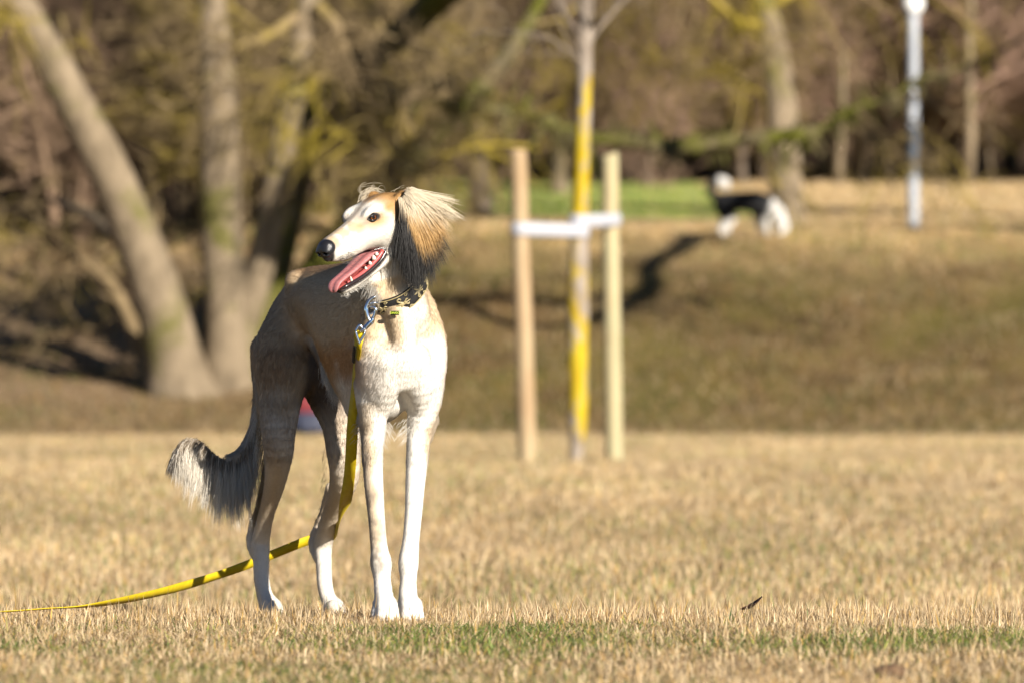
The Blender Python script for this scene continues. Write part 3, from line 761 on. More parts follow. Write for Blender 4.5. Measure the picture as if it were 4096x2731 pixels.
# ------------------------------------------------------------------ the saluki-type dog: pose
PHI = math.radians(27)
bf = np.array([math.sin(PHI), -math.cos(PHI), 0]); bl = np.array([math.cos(PHI), math.sin(PHI), 0])
C0 = np.array([-0.2226, 12.06, 0.0])
body = lambda s_, u, z: C0 - bf * s_ + bl * u + UP * z
NOSE = at(1290, 985, 11.85)
hd = nrm([-0.60, -0.70, -0.39]); hl_ = nrm([0.759, -0.651, 0]); hu = np.cross(hd, hl_)
HA = np.stack([hd, hl_, hu])
head = lambda a, b, c: NOSE + hd * a + hl_ * b + hu * c
def hpx(px, py, b):
    """head-frame point on sideways offset b that the photograph shows at (px,py)"""
    M = np.array([[hd[0], hu[0]], [hd[2], hu[2]]])
    p = at(px, py, 11.9) - at(1290, 985, 11.9) - hl_ * b
    a, c = np.linalg.solve(M, [p[0], p[2]])
    return np.array([a, b, c])

fd = Field((-0.60, 11.78, -0.04), (-0.10, 12.88, 0.85), 0.0028)
# trunk
trunk = [(-.040, .53, .515, .006), (-.032, .56, .495, .024), (-.015, .60, .468, .045), (.02, .655, .435, .066), (.06, .695, .408, .078), (.11, .705, .388, .084), (.17, .700, .390, .087), (.22, .694, .425, .083),
         (.26, .690, .470, .077), (.33, .688, .535, .063), (.39, .690, .556, .055), (.44, .685, .54, .054), (.49, .660, .525, .053), (.55, .615, .505, .044), (.59, .58, .50, .02)]
fd.loft(C0, np.stack([-bf, bl, UP]), trunk, 0.02, egg=0.12)
for s_ in (0.02, 0.12, 0.2, .3, 0.4, 0.5, .58):
    for u in (-.06, .06): fd.anch.append((body(s_, u, .56), nrm(-bf - .35 * UP), .06))
    fd.anch.append((body(s_, 0, .68), -bf, .05))
# hip bones, spine
fd.cone(body(.12, 0, .685), body(.42, 0, .672), .022, .022, .03, flow=False)
for u in (-1, 1): fd.ball(body(.432, u * .034, .672), .017, .022)
fd.cone(body(.46, 0, .655), body(.60, 0, .575), .03, .02, .03)
# neck
nk = [head(-.205, 0, -.035), at(1590, 1075, 12.015), at(1603, 1180, 12.035), at(1622, 1290, 12.06), body(.06, 0, .60)]
fd.chain(nk, [.050, .044, .046, .054, .075], .03)
fd.cone(at(1640, 1180, 12.09), body(.12, 0, .66), .036, .045, .03)
fd.chain([at(1490, 1120, 11.985), at(1508, 1180, 12.0)], [.020, .014], .02)
# chest: central cord, breast muscles, keel
fd.chain([at(1590, 1225, 12.0), at(1612, 1330, 11.995), at(1616, 1420, 11.99), at(1612, 1530, 12.02)], [.026, .027, .022, .012], .03)
fd.chain([at(1510, 1300, 12.03), at(1500, 1400, 12.02), at(1497, 1500, 12.04), at(1500, 1620, 12.08)], [.030, .037, .037, .030], .018)
fd.chain([at(1695, 1240, 12.10), at(1712, 1350, 12.08), at(1712, 1470, 12.08), at(1700, 1600, 12.11)], [.026, .036, .037, .030], .018)
fd.chain([at(1552, 1440, 12.0), at(1545, 1540, 12.03), at(1530, 1620, 12.06)], [.030, .028, .018], .022)
fd.chain([at(1662, 1440, 12.02), at(1672, 1540, 12.055), at(1680, 1620, 12.09)], [.030, .028, .018], .022)
fd.cone(body(.06, 0, .43), body(.16, 0, .408), .034, .034, .03, flow=False)
# forelegs
def foreleg(cx, Y, elbowY):
    pts, rr = [], []
    for (py, px, hw, dy) in cx:
        pts.append(at(px, py, Y + dy)); rr.append(hw)
    fd.chain(pts, rr, .008)
    return pts
FR = [(1540, 1488, .036, .055), (1600, 1489, .0325, .06), (1660, 1491, .0285, .065), (1735, 1494, .024, .07), (1793, 1489, .0215, .06), (1937, 1495, .0188, .04), (2080, 1507, .0165, .025), (2195, 1517, .0172, .015), (2250, 1524, .0212, .008), (2310, 1528, .0172, .006), (2370, 1534, .0180, .0), (2420, 1540, .0185, -.02)]
FL = [(1540, 1702, .036, .05), (1600, 1697, .034, .06), (1660, 1689, .0300, .065), (1735, 1676, .0235, .07), (1811, 1671, .0225, .06), (1937, 1661, .0195, .04), (2052, 1654, .0172, .025), (2166, 1643, .0168, .012), (2250, 1634, .0202, .006), (2310, 1634, .0164, .004), (2370, 1632, .0180, -.002), (2420, 1637, .0185, -.02)]
foreleg(FR, 12.01, 0); foreleg(FL, 12.05, 0)
for (cx, Y) in ((1540, 11.985), (1639, 12.025)):
    for j, (dx, dy, r) in enumerate(((-34, .012, .0115), (-12, -.008, .0125), (12, -.008, .0125), (34, .012, .0115))):
        a = at(cx + dx * .8, 2412, Y + dy + .012); b = at(cx + dx * 1.05, 2466, Y + dy - .024)
        fd.cone(a, b, .011, r, .006)
    fd.cone(at(cx, 2405, Y + .03), at(cx, 2466, Y + .03), .014, .015, .012)
# elbows, outer forearm
fd.cone(at(1470, 1680, 12.11), at(1480, 1740, 12.10), .02, .013, .02)
fd.cone(at(1715, 1680, 12.15), at(1705, 1740, 12.14), .02, .013, .02)
# hind legs
HR = [(1290, 1180, .050, 12.49), (1350, 1150, .058, 12.475), (1410, 1136, .062, 12.47), (1474, 1136, .062, 12.46), (1563, 1124, .0475, 12.45), (1653, 1116, .0405, 12.44), (1740, 1114, .034, 12.43), (1822, 1114, .029, 12.45), (1937, 1098, .0215, 12.52), (2052, 1066, .0165, 12.59), (2150, 1044, .0185, 12.635), (2190, 1041, .0195, 12.64), (2253, 1045, .0165, 12.635), (2310, 1046, .0160, 12.63), (2367, 1056, .0160, 12.62), (2420, 1072, .0185, 12.60)]
HL = [(1290, 1262, .048, 12.55), (1360, 1272, .056, 12.545), (1430, 1290, .060, 12.54), (1500, 1308, .060, 12.52), (1577, 1326, .050, 12.51), (1690, 1363, .040, 12.49), (1793, 1373, .035, 12.48), (1900, 1378, .0305, 12.51), (1975, 1358, .0245, 12.56), (2050, 1328, .0195, 12.62), (2120, 1305, .0195, 12.67), (2180, 1292, .0195, 12.70), (2253, 1295, .0165, 12.695), (2339, 1300, .0160, 12.685), (2400, 1316, .0160, 12.675), (2430, 1332, .0175, 12.66)]
for L in (HR, HL):
    fd.chain([at(px, py, Y) for (py, px, r, Y) in L], [r for (_, _, r, _) in L], .026)
fd.chain([at(1075, 1400, 12.56), at(1072, 1500, 12.56), at(1075, 1620, 12.53)], [.038, .034, .026], .02)      # ham
fd.chain([at(1240, 1400, 12.63), at(1262, 1500, 12.62), at(1320, 1640, 12.58)], [.04, .036, .028], .02)
# tendon and point of hock
fd.chain([at(1072, 1880, 12.60), at(1040, 2020, 12.655), at(1008, 2150, 12.67), at(1022, 2220, 12.655)], [.012, .009, .0125, .010], .008)
fd.chain([at(1325, 1950, 12.66), at(1290, 2060, 12.715), at(1257, 2165, 12.735), at(1275, 2235, 12.715)], [.012, .009, .0125, .010], .008)
for (cx, Y) in ((1092, 12.575), (1340, 12.635)):
    for dx, dy in ((-27, .012), (-9, -.006), (10, -.006), (28, .012)):
        fd.cone(at(cx + dx * .8 - 6, 2420, Y + dy + .012), at(cx + dx, 2462, Y + dy - .026), .0105, .0105, .006)
    fd.cone(at(cx - 8, 2412, Y + .03), at(cx - 5, 2462, Y + .03), .014, .014, .012)
# sheath, belly line
fd.chain([body(.40, 0, .545), at(1306, 1440, 12.38), at(1320, 1500, 12.33), at(1326, 1535, 12.32)], [.02, .018, .016, .012], .014)
# tail bone
TAIL = spline(np.array([body(.585, 0, .59), at(1052, 1560, 12.655), at(1030, 1700, 12.655), at(975, 1806, 12.63), at(905, 1842, 12.59), at(850, 1818, 12.56), at(800, 1768, 12.53), at(745, 1762, 12.51), at(705, 1805, 12.50)]), 33)
fd.chain(list(TAIL[::2]), list(np.linspace(.020, .0055, 17)), .008)
# head: upper skull + muzzle, lower jaw
skull = [(0.0, .006, -.030, .012), (-.010, .010, -.037, .0165), (-.03, .0115, -.045, .0195), (-.05, .0125, -.0500, .0215), (-.09, .0165, -.0525, .0260), (-.112, .022, -.0545, .0315),
         (-.135, .030, -.064, .0395), (-.16, .034, -.088, .0445), (-.19, .033, -.090, .0455), (-.22, .026, -.075, .042), (-.25, .010, -.05, .03), (-.262, -.005, -.03, .01)]
fd.loft(NOSE, HA, skull, .012, egg=0.05, pw=2.25)
jaw = [(-.010, -.094, -.104, .008), (-.018, -.0925, -.1085, .0125), (-.04, -.0915, -.1105, .0165), (-.058, -.091, -.109, .0190), (-.083, -.0865, -.1055, .0245), (-.113, -.078, -.1015, .0305), (-.135, -.066, -.098, .0355), (-.165, -.06, -.09, .034)]
fd.loft(NOSE, HA, jaw, .006, pw=2.3)
for sg in (-1, 1):
    fd.ell(head(-.150, sg * .026, -.020), (.050, .020, .026), HA, .015)           # cheek bone
    fd.ell(head(-.130, sg * .028, .018), (.020, .010, .010), HA, .014)           # brow
    fd.ball(head(-.1245, sg * .0435, .0105), .0095, .008, sub=True)               # eye socket
    fd.ell(head(-.215, sg * .040, .012), (.022, .012, .018), HA, .012)            # ear base
for i in range(6):
    a = -.02 - .04 * i
    for b, c in ((.02, 0), (-.02, 0), (0, .02)): fd.anch.append((head(a, b, c - .01), nrm(-hd - .15 * UP), .03))
V, Q = fd.mesh()
N, FA = vnormals(V, Q)

# coat direction for every vertex
AP = np.array([a[0] for a in fd.anch]); AD = np.array([a[1] for a in fd.anch]); AR = np.array([a[2] for a in fd.anch])
FLOW = np.zeros_like(V)
for i in range(0, len(V), 20000):
    d2 = ((V[i:i + 20000, None, :] - AP[None]) ** 2).sum(-1)
    w = 1 / (d2 + 4e-4) ** 2
    FLOW[i:i + 20000] = nrm(w @ AD)

def coat(P):
    """coat colour (albedo) from where a point sits on the animal"""
    P = np.asarray(P)
    R = P - C0
    s_ = -(R @ bf); u = R @ bl; z = P[:, 2]
    hp = (P - NOSE) @ HA.T
    a, b, c = hp[:, 0], hp[:, 1], hp[:, 2]
    n1 = vnoise(P, 30); n2 = vnoise(P, 90, 7.3); n3 = vnoise(P, 260, 3.1)
    white = np.array([.74, .70, .635]); cream = np.array([.47, .355, .225]); gold = np.array([.35, .175, .056]); red = np.array([.20, .078, .02]); grey = np.array([.19, .155, .13]); dark = np.array([.020, .017, .016])
    C = np.tile(white, (len(P), 1))
    mix = lambda C, col, w: C + (col - C) * np.clip(w, 0, 1)[:, None]
    j = (n1 - .5) * .05
    # saddle and flanks
    C = mix(C, cream, smooth(z + j, .36, .50) * smooth(s_, .10, .2) * .9)
    C = mix(C, gold, smooth(z + j, .47, .62) * smooth(s_, .03, .12))
    C = mix(C, red, smooth(z + j, .60, .68) * smooth(s_, .15, .3) * .55)
    # outer shoulders (both sides), neck sides
    C = mix(C, gold * 1.1, .9 * smooth(np.abs(u) + j + .008 * (u > 0), .050, .074) * smooth(z, .42, .50) * smooth(s_, -.06, .02))
    C = mix(C, cream * 1.08, (.45 + .5 * smooth(np.abs(u), .02, .05)) * smooth(z + j, .505, .565) * (1 - smooth(z, .70, .76)) * smooth(s_, -.2, -.1))
    # forelegs: tan outer and grey-brown hairs on the outer back edge
    fore = (z < .42) & (s_ < .16)
    C = mix(C, cream, np.where(fore, .8 * smooth(u + j * .6, .05, .08) + .85 * smooth(-u - j * .6, .035, .065), 0) * smooth(z, .06, .16) * (1 - .3 * smooth(z, .36, .42)))
    C = mix(C, grey, np.where(fore, .75 * smooth(-u - j, .058, .080) * smooth(n2, .3, .65), 0) * smooth(z, .05, .12))
    # hind legs
    hind = (z < .66) & (s_ > .2)
    C = mix(C, np.array([.34, .255, .175]), np.where(hind, .80 * smooth(z + j, .22, .34), 0) * smooth(s_ + j * 2, .26, .46))
    hind = (z < .36) & (s_ > .3)
    C = mix(C, cream, np.where(hind, .6 * smooth(z, .08, .2) * (1 - smooth(z, .20, .35)) + .2 * (1 - smooth(z, .25, .36)), 0))
    C = mix(C, white, .8 * smooth(s_ + j, .28, .32) * (1 - smooth(s_ + j, .36, .415)) * smooth(z, .38, .44) * (1 - smooth(z, .545, .585)) * (1 - smooth(u, -.03, -.005)))   # pale front edge of the near thigh
    C = mix(C, np.array([.09, .06, .042]), .85 * smooth(s_, .30, .36) * smooth(u, -.03, .0) * smooth(z, .36, .44) * (1 - smooth(z, .53, .57)))      # dark groin skin, plus deep shade between the thighs put into the colour
    C = mix(C, white, (np.sqrt((s_ - .293) ** 2 + (z - .475) ** 2) < .03) * (np.abs(u + .01) < .02))
    # head
    hw = smooth(a, -.27, -.22) * smooth(c, -.13, -.12)
    C = mix(C, white * np.array([.77, .75, .72]), hw)
    tanw = smooth(c + j * .3, -.008, .010) * smooth(-a + j * .3, .140, .168)
    tanw = np.maximum(tanw, .95 * (smooth(-a + j * .2, .158, .178) * smooth(c + j * .3, -.048, -.024)))
    tanw = np.maximum(tanw, .95 * np.exp(-(((a + .128) / .032) ** 2 + ((c - .003) / .016) ** 2)))
    tanw = np.maximum(tanw, .85 * np.exp(-(((a + .092) / .02) ** 2 + ((c - .004) / .011) ** 2)) * smooth(np.abs(b), .008, .014))
    C = mix(C, np.array([.36, .205, .078]), hw * tanw)
    C = mix(C, grey * 1.1, hw * .65 * (1 - smooth(np.abs(b), .001, .0085)) * smooth(c, .0, .006) * smooth(-a, .0, .03) * (1 - smooth(-a, .17, .2)))
    C = mix(C, white * 1.02, hw * .8 * np.exp(-(((a + .135) / .03) ** 2)) * smooth(c, .014, .024) * smooth(np.abs(b), .008, .013))
    C = mix(C, grey * .8, hw * smooth(a, -.045, -.014) * .85 * smooth(c, -.022, .0))
    C = mix(C, cream * .9, hw * .85 * smooth(a, -.115, -.075) * smooth(c, -.016, .002) * smooth(n2, .25, .6))
    C = mix(C, grey * .5, hw * smooth(n3, .80, .9) * smooth(a, -.085, -.05) * .7 * (1 - smooth(c, -.012, 0)))       # whisker spots
    for sg in (-1, 1):
        e = np.sqrt(((a + .125) / .0165) ** 2 + ((c - .011 - .12 * (a + .125)) / .0092) ** 2)
        C = mix(C, dark, np.where(b * sg > .015, (1 - smooth(e, .75, 1.15)), 0))
        C = mix(C, grey, np.where(b * sg > .015, .6 * np.exp(-(((a + .106) / .007) ** 2 + ((c - .006) / .004) ** 2)), 0))
    # lips: dark edge of the lower jaw and inside of the mouth
    jawtop = np.interp(-a, [.01, .018, .04, .058, .083, .113, .135], [-.096, -.0935, -.0925, -.092, -.0875, -.079, -.067])
    low = (a > -.14) & (c < -.060) & (c > -.118)
    C = mix(C, dark * 1.5, np.where(low, smooth(c - jawtop, -.011, -.008), 0))
    C = mix(C, np.array([.42, .09, .08]), np.where(low, smooth(c - jawtop, -.0025, 0) * (np.abs(b) < .027), 0))
    lip = np.interp(-a, [0, .01, .03, .05, .09, .112, .135], [-.030, -.037, -.045, -.050, -.0525, -.0545, -.064])
    C = mix(C, dark * 1.6, np.where((a > -.137) & (c > -.068), smooth(lip + .0035 - c, 0, .003), 0) * smooth(-a, .045, .075))
    # nose tip ground
    C = mix(C, dark, hw * smooth(a, -.014, -.008))
    return C * (0.93 + .14 * n3[:, None])

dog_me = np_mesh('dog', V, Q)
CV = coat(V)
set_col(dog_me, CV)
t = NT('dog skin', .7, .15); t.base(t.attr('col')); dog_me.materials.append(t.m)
dog = link('dog', dog_me)
tag(dog, 'slender cream and golden long-eared sighthound standing with its mouth open, chest to the viewer', 'dog')
FUR = fur_material('dog fur')

# short coat
dens = np.ones(len(Q))
qc = V[Q].mean(1); hq = (qc - NOSE) @ HA.T
ishead = (hq[:, 0] > -.27) & (hq[:, 2] > -.125) & (np.abs(hq[:, 1]) < .08)
dens[ishead] = 2.2
nomouth = ishead & (hq[:, 0] > -.140) & (((hq[:, 2] < -.062) & (hq[:, 2] > -.096)))
lum = CV[Q].mean(1).mean(1)
dens[ishead & (lum < .12)] = 0
dens[nomouth & (lum < .4)] = 0
w = FA * dens
NH = 420000
pick = rng.choice(len(Q), NH, p=w / w.sum())
bary = rng.dirichlet((1, 1, 1, 1), NH)
P0 = (V[Q[pick]] * bary[..., None]).sum(1)
N0 = nrm((N[Q[pick]] * bary[..., None]).sum(1)); D0 = (FLOW[Q[pick]] * bary[..., None]).sum(1)
D0 = nrm(D0 - (D0 * N0).sum(1, keepdims=True) * N0 + rng.normal(0, .10, (NH, 3)))
hp = (P0 - NOSE) @ HA.T
hh = (hp[:, 0] > -.27) & (hp[:, 2] > -.125)
s_ = -((P0 - C0) @ bf)
Lh = np.full(NH, .0095)
Lh[hh] = .0038 + .004 * smooth(-hp[hh, 0], .08, .22)
Lh[(P0[:, 2] < .30)] = .0065
chest = (s_ < .06) & (P0[:, 2] > .36) & (P0[:, 2] < .64) & ~hh; Lh[chest] = .008
throat = (P0[:, 2] > .62) & ~hh & (s_ < .08); Lh[throat] = .008
groin = (s_ > .28) & (s_ < .46) & (P0[:, 2] < .54) & (P0[:, 2] > .42); Lh[groin] = .013
Lh *= rng.uniform(.7, 1.25, NH)
lift = np.where(hh, .10, .12) + rng.normal(0, .06, NH)
T = np.linspace(0, 1, 4)
PP = P0[:, None] + Lh[:, None, None] * (T[None, :, None] * D0[:, None] + (np.sin(np.clip(lift, .02, 1))[:, None] * T * (1.35 - .6 * T))[..., None] * N0[:, None])
PP -= .0006 * N0[:, None]
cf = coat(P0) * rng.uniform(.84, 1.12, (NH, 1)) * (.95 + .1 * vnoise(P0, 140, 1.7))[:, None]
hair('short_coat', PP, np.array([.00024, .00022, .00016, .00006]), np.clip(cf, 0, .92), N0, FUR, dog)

# long hair tufts: elbows, back of legs, belly, throat, forehead wisps
def tuft(roots, norm, dirs, L, n, spread, cols, droop=.0, curl=0.0, k=7, seed=0):
    """n strands from each root row; directions jittered; gravity droop"""
    r = np.random.default_rng(seed)
    i = r.integers(0, len(roots), n)
    p = np.asarray(roots)[i] + r.normal(0, 1, (n, 3)) * spread
    d = nrm(np.asarray(dirs)[i] + r.normal(0, .13, (n, 3)))
    LL = np.asarray(L)[i] * r.uniform(.55, 1.1, n)
    T = np.linspace(0, 1, k)
    P = p[:, None] + LL[:, None, None] * T[None, :, None] * d[:, None]
    P[:, :, 2] -= (droop * LL)[:, None] * T ** 2 if np.isscalar(droop) else (np.asarray(droop)[i] * LL)[:, None] * T ** 2
    if curl: P += curl * LL[:, None, None] * (T ** 2)[None, :, None] * r.normal(0, 1, (n, 1, 3))
    return P, np.asarray(norm)[i], np.asarray(cols)[i] * r.uniform(.85, 1.1, (n, 1)), i
TP, TN, TC = [], [], []
def add_tuft(*a, **k):
    P, n_, c, _ = tuft(*a, **k); TP.append(P); TN.append(n_); TC.append(c)
white = np.array([.58, .545, .49]); cream = np.array([.42, .32, .2])
face = nrm([.3, -.9, .2])
for px0, py0, px1, py1, Y, dx in ((1545, 1690, 1530, 1760, 12.07, .6), (1630, 1690, 1622, 1750, 12.10, -.8), (1452, 1690, 1440, 1730, 12.13, -1.1)):
    r_ = np.array([at(px0 + (px1 - px0) * t_, py0 + (py1 - py0) * t_, Y) for t_ in np.linspace(0, 1, 8)])
    add_tuft(r_, [face] * 8, [nrm([dx, -.1, -.75])] * 8, [.014] * 8, 70, .007, [white] * 8, .25, .05, seed=py1 + px0)
r_ = spline([at(1300, 1800, 12.54), at(1296, 1900, 12.58), at(1270, 2080, 12.70)], 12)
add_tuft(r_, [nrm([-.6, -.6, .2])] * 12, [nrm([-.35, .2, -.9])] * 12, [.012] * 12, 70, .003, [cream * .85] * 12, .1, .06, seed=4)
r_ = spline([at(1034, 1560, 12.60), at(1050, 1760, 12.56), at(1052, 1930, 12.60), at(1020, 2080, 12.66)], 16)
add_tuft(r_, [nrm([-.6, -.6, .2])] * 16, [nrm([-.25, .4, -.9])] * 16, [.026] * 16, 800, .005, [cream * .9] * 16, .1, .05, seed=5)
r_ = spline([at(1300, 1470, 12.325), at(1322, 1490, 12.31), at(1336, 1525, 12.31)], 10)
add_tuft(r_, [nrm([-.2, -.9, .2])] * 10, [nrm([.12, -.05, -1])] * 10, [.030] * 7 + [.05] * 3, 900, .005, [white] * 10, .0, .10, seed=6)
r_ = np.array([at(px, py, 11.975) for px, py in ((1480, 1120), (1487, 1145), (1492, 1165), (1500, 1180))])
add_tuft(r_, [nrm([-.3, -.9, .1])] * 4, [nrm([-.25, -.35, -.9])] * 4, [.016] * 4, 420, .007, [white * .85] * 4, .1, .10, seed=7)
r_ = np.array([head(-.02 - .012 * i, b_, -.108) for i in range(6) for b_ in (-.006, .006)])
add_tuft(r_, [-UP * .3 + face] * 12, [nrm(-hd * .8 - UP * .6)] * 12, [.010] * 12, 420, .003, [white * .95] * 12, .0, .05, seed=8)
hair('feathering', np.concatenate(TP), np.array([.00030, .0003, .00028, .00025, .0002, .00015, .00005]), np.clip(np.concatenate(TC), 0, .92), nrm(np.concatenate(TN)), FUR, dog)

# tail plume
n = 6500
ti = .10 + .90 * rng.uniform(0, 1, n)
idx = ti * (len(TAIL) - 1); i0 = np.minimum(idx.astype(int), len(TAIL) - 2); f = (idx - i0)[:, None]
tp = TAIL[i0] * (1 - f) + TAIL[i0 + 1] * f
tpx = 2048 + tp[:, 0] / tp[:, 1] * FPX; tpy = HORIZ - (tp[:, 2] - CAMZ) / tp[:, 1] * FPX
ncl = 150; cl = np.minimum((ti * ncl + rng.normal(0, 1.2, n)).astype(int), ncl - 1).clip(0)
c1, c2, c3 = rng.normal(0, 14, ncl), rng.normal(0, 14, ncl), rng.uniform(.8, 1.1, ncl)
K_ = [.1, .2, .32, .43, .52, .62, .72, .82, .9, 1.0]
ex = np.interp(ti, K_, [1012, 1000, 1000, 965, 892, 815, 758, 722, 694, 684]); ey = np.interp(ti, K_, [1740, 1880, 2060, 2105, 2100, 2062, 1995, 1940, 1935, 1890])
mx_ = tpx + (ex - tpx) * np.interp(ti, K_, [.6, .55, .4, .35, .35, .42, .58, .70, .80, .7]); my_ = tpy + (ey - tpy) * np.interp(ti, K_, [.4, .42, .45, .42, .36, .26, .16, .12, .14, .4])
LL = rng.uniform(.45, 1.0, n) ** .8 * c3[cl]
T = np.linspace(0, 1, 9)[None]
X = (1 - T) ** 2 * tpx[:, None] + 2 * T * (1 - T) * mx_[:, None] + T ** 2 * ex[:, None]; Yp = (1 - T) ** 2 * tpy[:, None] + 2 * T * (1 - T) * my_[:, None] + T ** 2 * ey[:, None]
X = tpx[:, None] + (X - tpx[:, None]) * LL[:, None] + T ** 1.5 * (c1[cl] + rng.normal(0, 5, n))[:, None]; Yp = tpy[:, None] + (Yp - tpy[:, None]) * LL[:, None] + T ** 1.5 * (c2[cl] * .6 + rng.normal(0, 5, n))[:, None]
X += rng.normal(0, 5, (n, 1)); Yp += rng.normal(2, 6, (n, 1))
dp = tp[:, 1:2] + rng.normal(0, .010, (n, 1)) + T * rng.normal(0, .016, (n, 1))
PT = np.stack([(X - 2048) / FPX * dp, dp * np.ones_like(X), CAMZ + (HORIZ - Yp) / FPX * dp], -1)
rootc = np.array([.30, .24, .175]); tipc = np.array([.80, .74, .64])
dist = np.sqrt((X - tpx[:, None]) ** 2 + (Yp - tpy[:, None]) ** 2)
g = smooth(dist + rng.normal(0, 22, (n, 1)), 12, 65)
CT = rootc * (1 - g[..., None]) + tipc * g[..., None]
dk = (smooth(ti + rng.normal(0, .03, n), .88, .98)[:, None] * smooth(T, .2, .7))[..., None] * .9
CT = CT * (1 - dk) + np.array([.05, .035, .028]) * dk
CT *= rng.uniform(.75, 1.1, (n, 1, 1))
hair('tail_plume', PT, np.array([.0004, .00044, .00044, .0004, .00036, .0003, .00024, .00016, .00005]), CT, nrm(np.tile([-.1, -.85, .45], (n, 1)) + .3 * rng.normal(0, 1, (n, 3))), FUR, dog)

# ears: leather flap + long silky hair blown back
ER = head(-.215, .050, .018)
def ear(root, px_off, n, seed, depth, scale=1.0, mirror=False):
    r = np.random.default_rng(seed)
    flap = []
    u = r.uniform(0, 1, n) ** 1.0
    # control points in the picture plane of the near ear, at the ear's own depth
    U = [0, .14, .3, .48, .64, .8, 1.0]
    sx = np.interp(u, U, [1640, 1634, 1629, 1625, 1620, 1612, 1605]); sy = np.interp(u, U, [762, 768, 776, 790, 800, 806, 800])
    ax = np.interp(u, U, [1690, 1696, 1694, 1688, 1670, 1642, 1614]); ay = np.interp(u, U, [770, 792, 825, 860, 890, 910, 900])
    ex = np.interp(u, U, [1826, 1806, 1782, 1752, 1716, 1668, 1612]); ey = np.interp(u, U, [856, 898, 978, 1062, 1112, 1136, 1114])
    nc = 240                                     # locks: neighbouring hairs share their drift
    cl = np.minimum((u * nc + r.normal(0, 1.6, n)).astype(int), nc - 1).clip(0)
    cx, cy, cL, cph = r.normal(0, 19, nc), r.normal(0, 19, nc), r.uniform(.72, 1.08, nc), r.uniform(0, 6, nc)
    L = r.uniform(.72, 1.02, n) * cL[cl]
    wv = r.normal(0, 1, n)
    k = 9; T = np.linspace(0, 1, k)
    X = ((1 - T) ** 2)[None] * sx[:, None] + (2 * T * (1 - T))[None] * ax[:, None] + (T ** 2)[None] * ex[:, None]
    Y_ = ((1 - T) ** 2)[None] * sy[:, None] + (2 * T * (1 - T))[None] * ay[:, None] + (T ** 2)[None] * ey[:, None]
    X = sx[:, None] + (X - sx[:, None]) * L[:, None]; Y_ = sy[:, None] + (Y_ - sy[:, None]) * L[:, None]
    X += r.normal(0, 5, (n, 1)); Y_ += r.normal(0, 5, (n, 1))
    X += (T ** 2)[None] * (r.normal(0, 5, n) + cx[cl])[:, None] + T[None] * np.sin(T[None] * 6 + cph[cl][:, None]) * (4 + 5 * u)[:, None]; Y_ += (T ** 2)[None] * (r.normal(0, 5, n) + cy[cl])[:, None] + (T ** 3)[None] * (18 * smooth(u, .3, .5))[:, None]
    lay = r.uniform(-1, 1, n)
    bul = np.sin(np.clip(T, 0, 1) * 2.4) * .022
    dep = depth + .014 * lay[:, None] - bul[None] * (1 - .4 * np.abs(u - .45))[:, None] + .03 * (1 - u)[:, None] * T[None] ** 1.5
    P = np.stack([(X - 2048) / FPX * dep, dep, CAMZ + (HORIZ - Y_) / FPX * dep], -1)
    return P, u, lay, T, X, Y_, r
depth0 = ER[1] - .008
P, u, lay, T, X, Y_, r = ear(ER, 0, 13000, 21, depth0)
n = len(u)
cw = np.array([.60, .515, .385]); cg = np.array([.44, .27, .10]); cb = np.array([.016, .014, .013])
g = smooth(np.sqrt(((X - 1640) / 1.3) ** 2 + (Y_ - 770) ** 2) + r.normal(0, 14, (n, 1)) + 60 * (u[:, None] - .3), 80, 185)
CE = cw + (cg - cw) * (g * smooth(u, .04, .30)[:, None])[..., None]
nz = r.normal(0, 14, (n, 1))
lowline = np.interp(X, [1600, 1627, 1643, 1655, 1664, 1690, 1734, 1752, 1770, 1800], [865, 880, 915, 950, 985, 1012, 1016, 995, 948, 915])
blk = smooth(Y_ - lowline + nz * .7, -12, 20) * smooth(u, .24, .36)[:, None]
under = (lay > .6)[:, None] * smooth(u, .3, .5)[:, None] * smooth(Y_, 860, 930)
blk = np.maximum(blk, np.maximum(under, smooth(u + r.normal(0, .03, n), .86, .94)[:, None] * smooth(Y_, 805, 870)))
CE = CE + (cb - CE) * blk[..., None]
CE *= r.uniform(.88, 1.08, (n, 1, 1))
ear_n = nrm(np.tile([.25, -.85, .35], (n, 1)) + .13 * r.normal(0, 1, (n, 3)))
pts = [(1598, 772), (1625, 756), (1660, 766), (1688, 800), (1700, 850), (1690, 905), (1660, 950), (1630, 955), (1605, 900), (1594, 830)]
def flap_mesh(pts, dep, thick=.004):
    c = np.mean(pts, 0)
    ringp = spline(np.array(pts + pts[:1], float), 33)[:-1]
    rows = []
    for f, off in ((1, 0), (.8, -.010), (.45, -.017), (0.02, -.02)):
        rows.append(np.array([at(*(c + (p - c) * f), dep + off) for p in ringp]))
    front = np.stack(rows); back = front.copy(); back[:, :, 1] += thick
    m = len(ringp)
    Vv = np.concatenate([front.reshape(-1, 3), back.reshape(-1, 3)])
    idx = np.arange(4 * m).reshape(4, m); nx = np.roll(idx, -1, 1)
    q1 = np.stack([idx[:-1], nx[:-1], nx[1:], idx[1:]], -1).reshape(-1, 4)
    q2 = q1[:, ::-1] + 4 * m
    q3 = np.stack([idx[0], idx[0] + 4 * m, nx[0] + 4 * m, nx[0]], -1)
    return Vv, [np.concatenate([q1, q2, q3])]
skin_m = plain('ear leather', (.30, .20, .12), .8, var=.2)
e1 = link('ear', np_mesh('ear', *flap_mesh(pts, depth0 + .016), skin_m), dog)
hair('ear_hair', P, np.array([.0004, .00042, .00042, .0004, .00036, .0003, .00024, .00016, .00004]), CE, ear_n, FUR, e1)
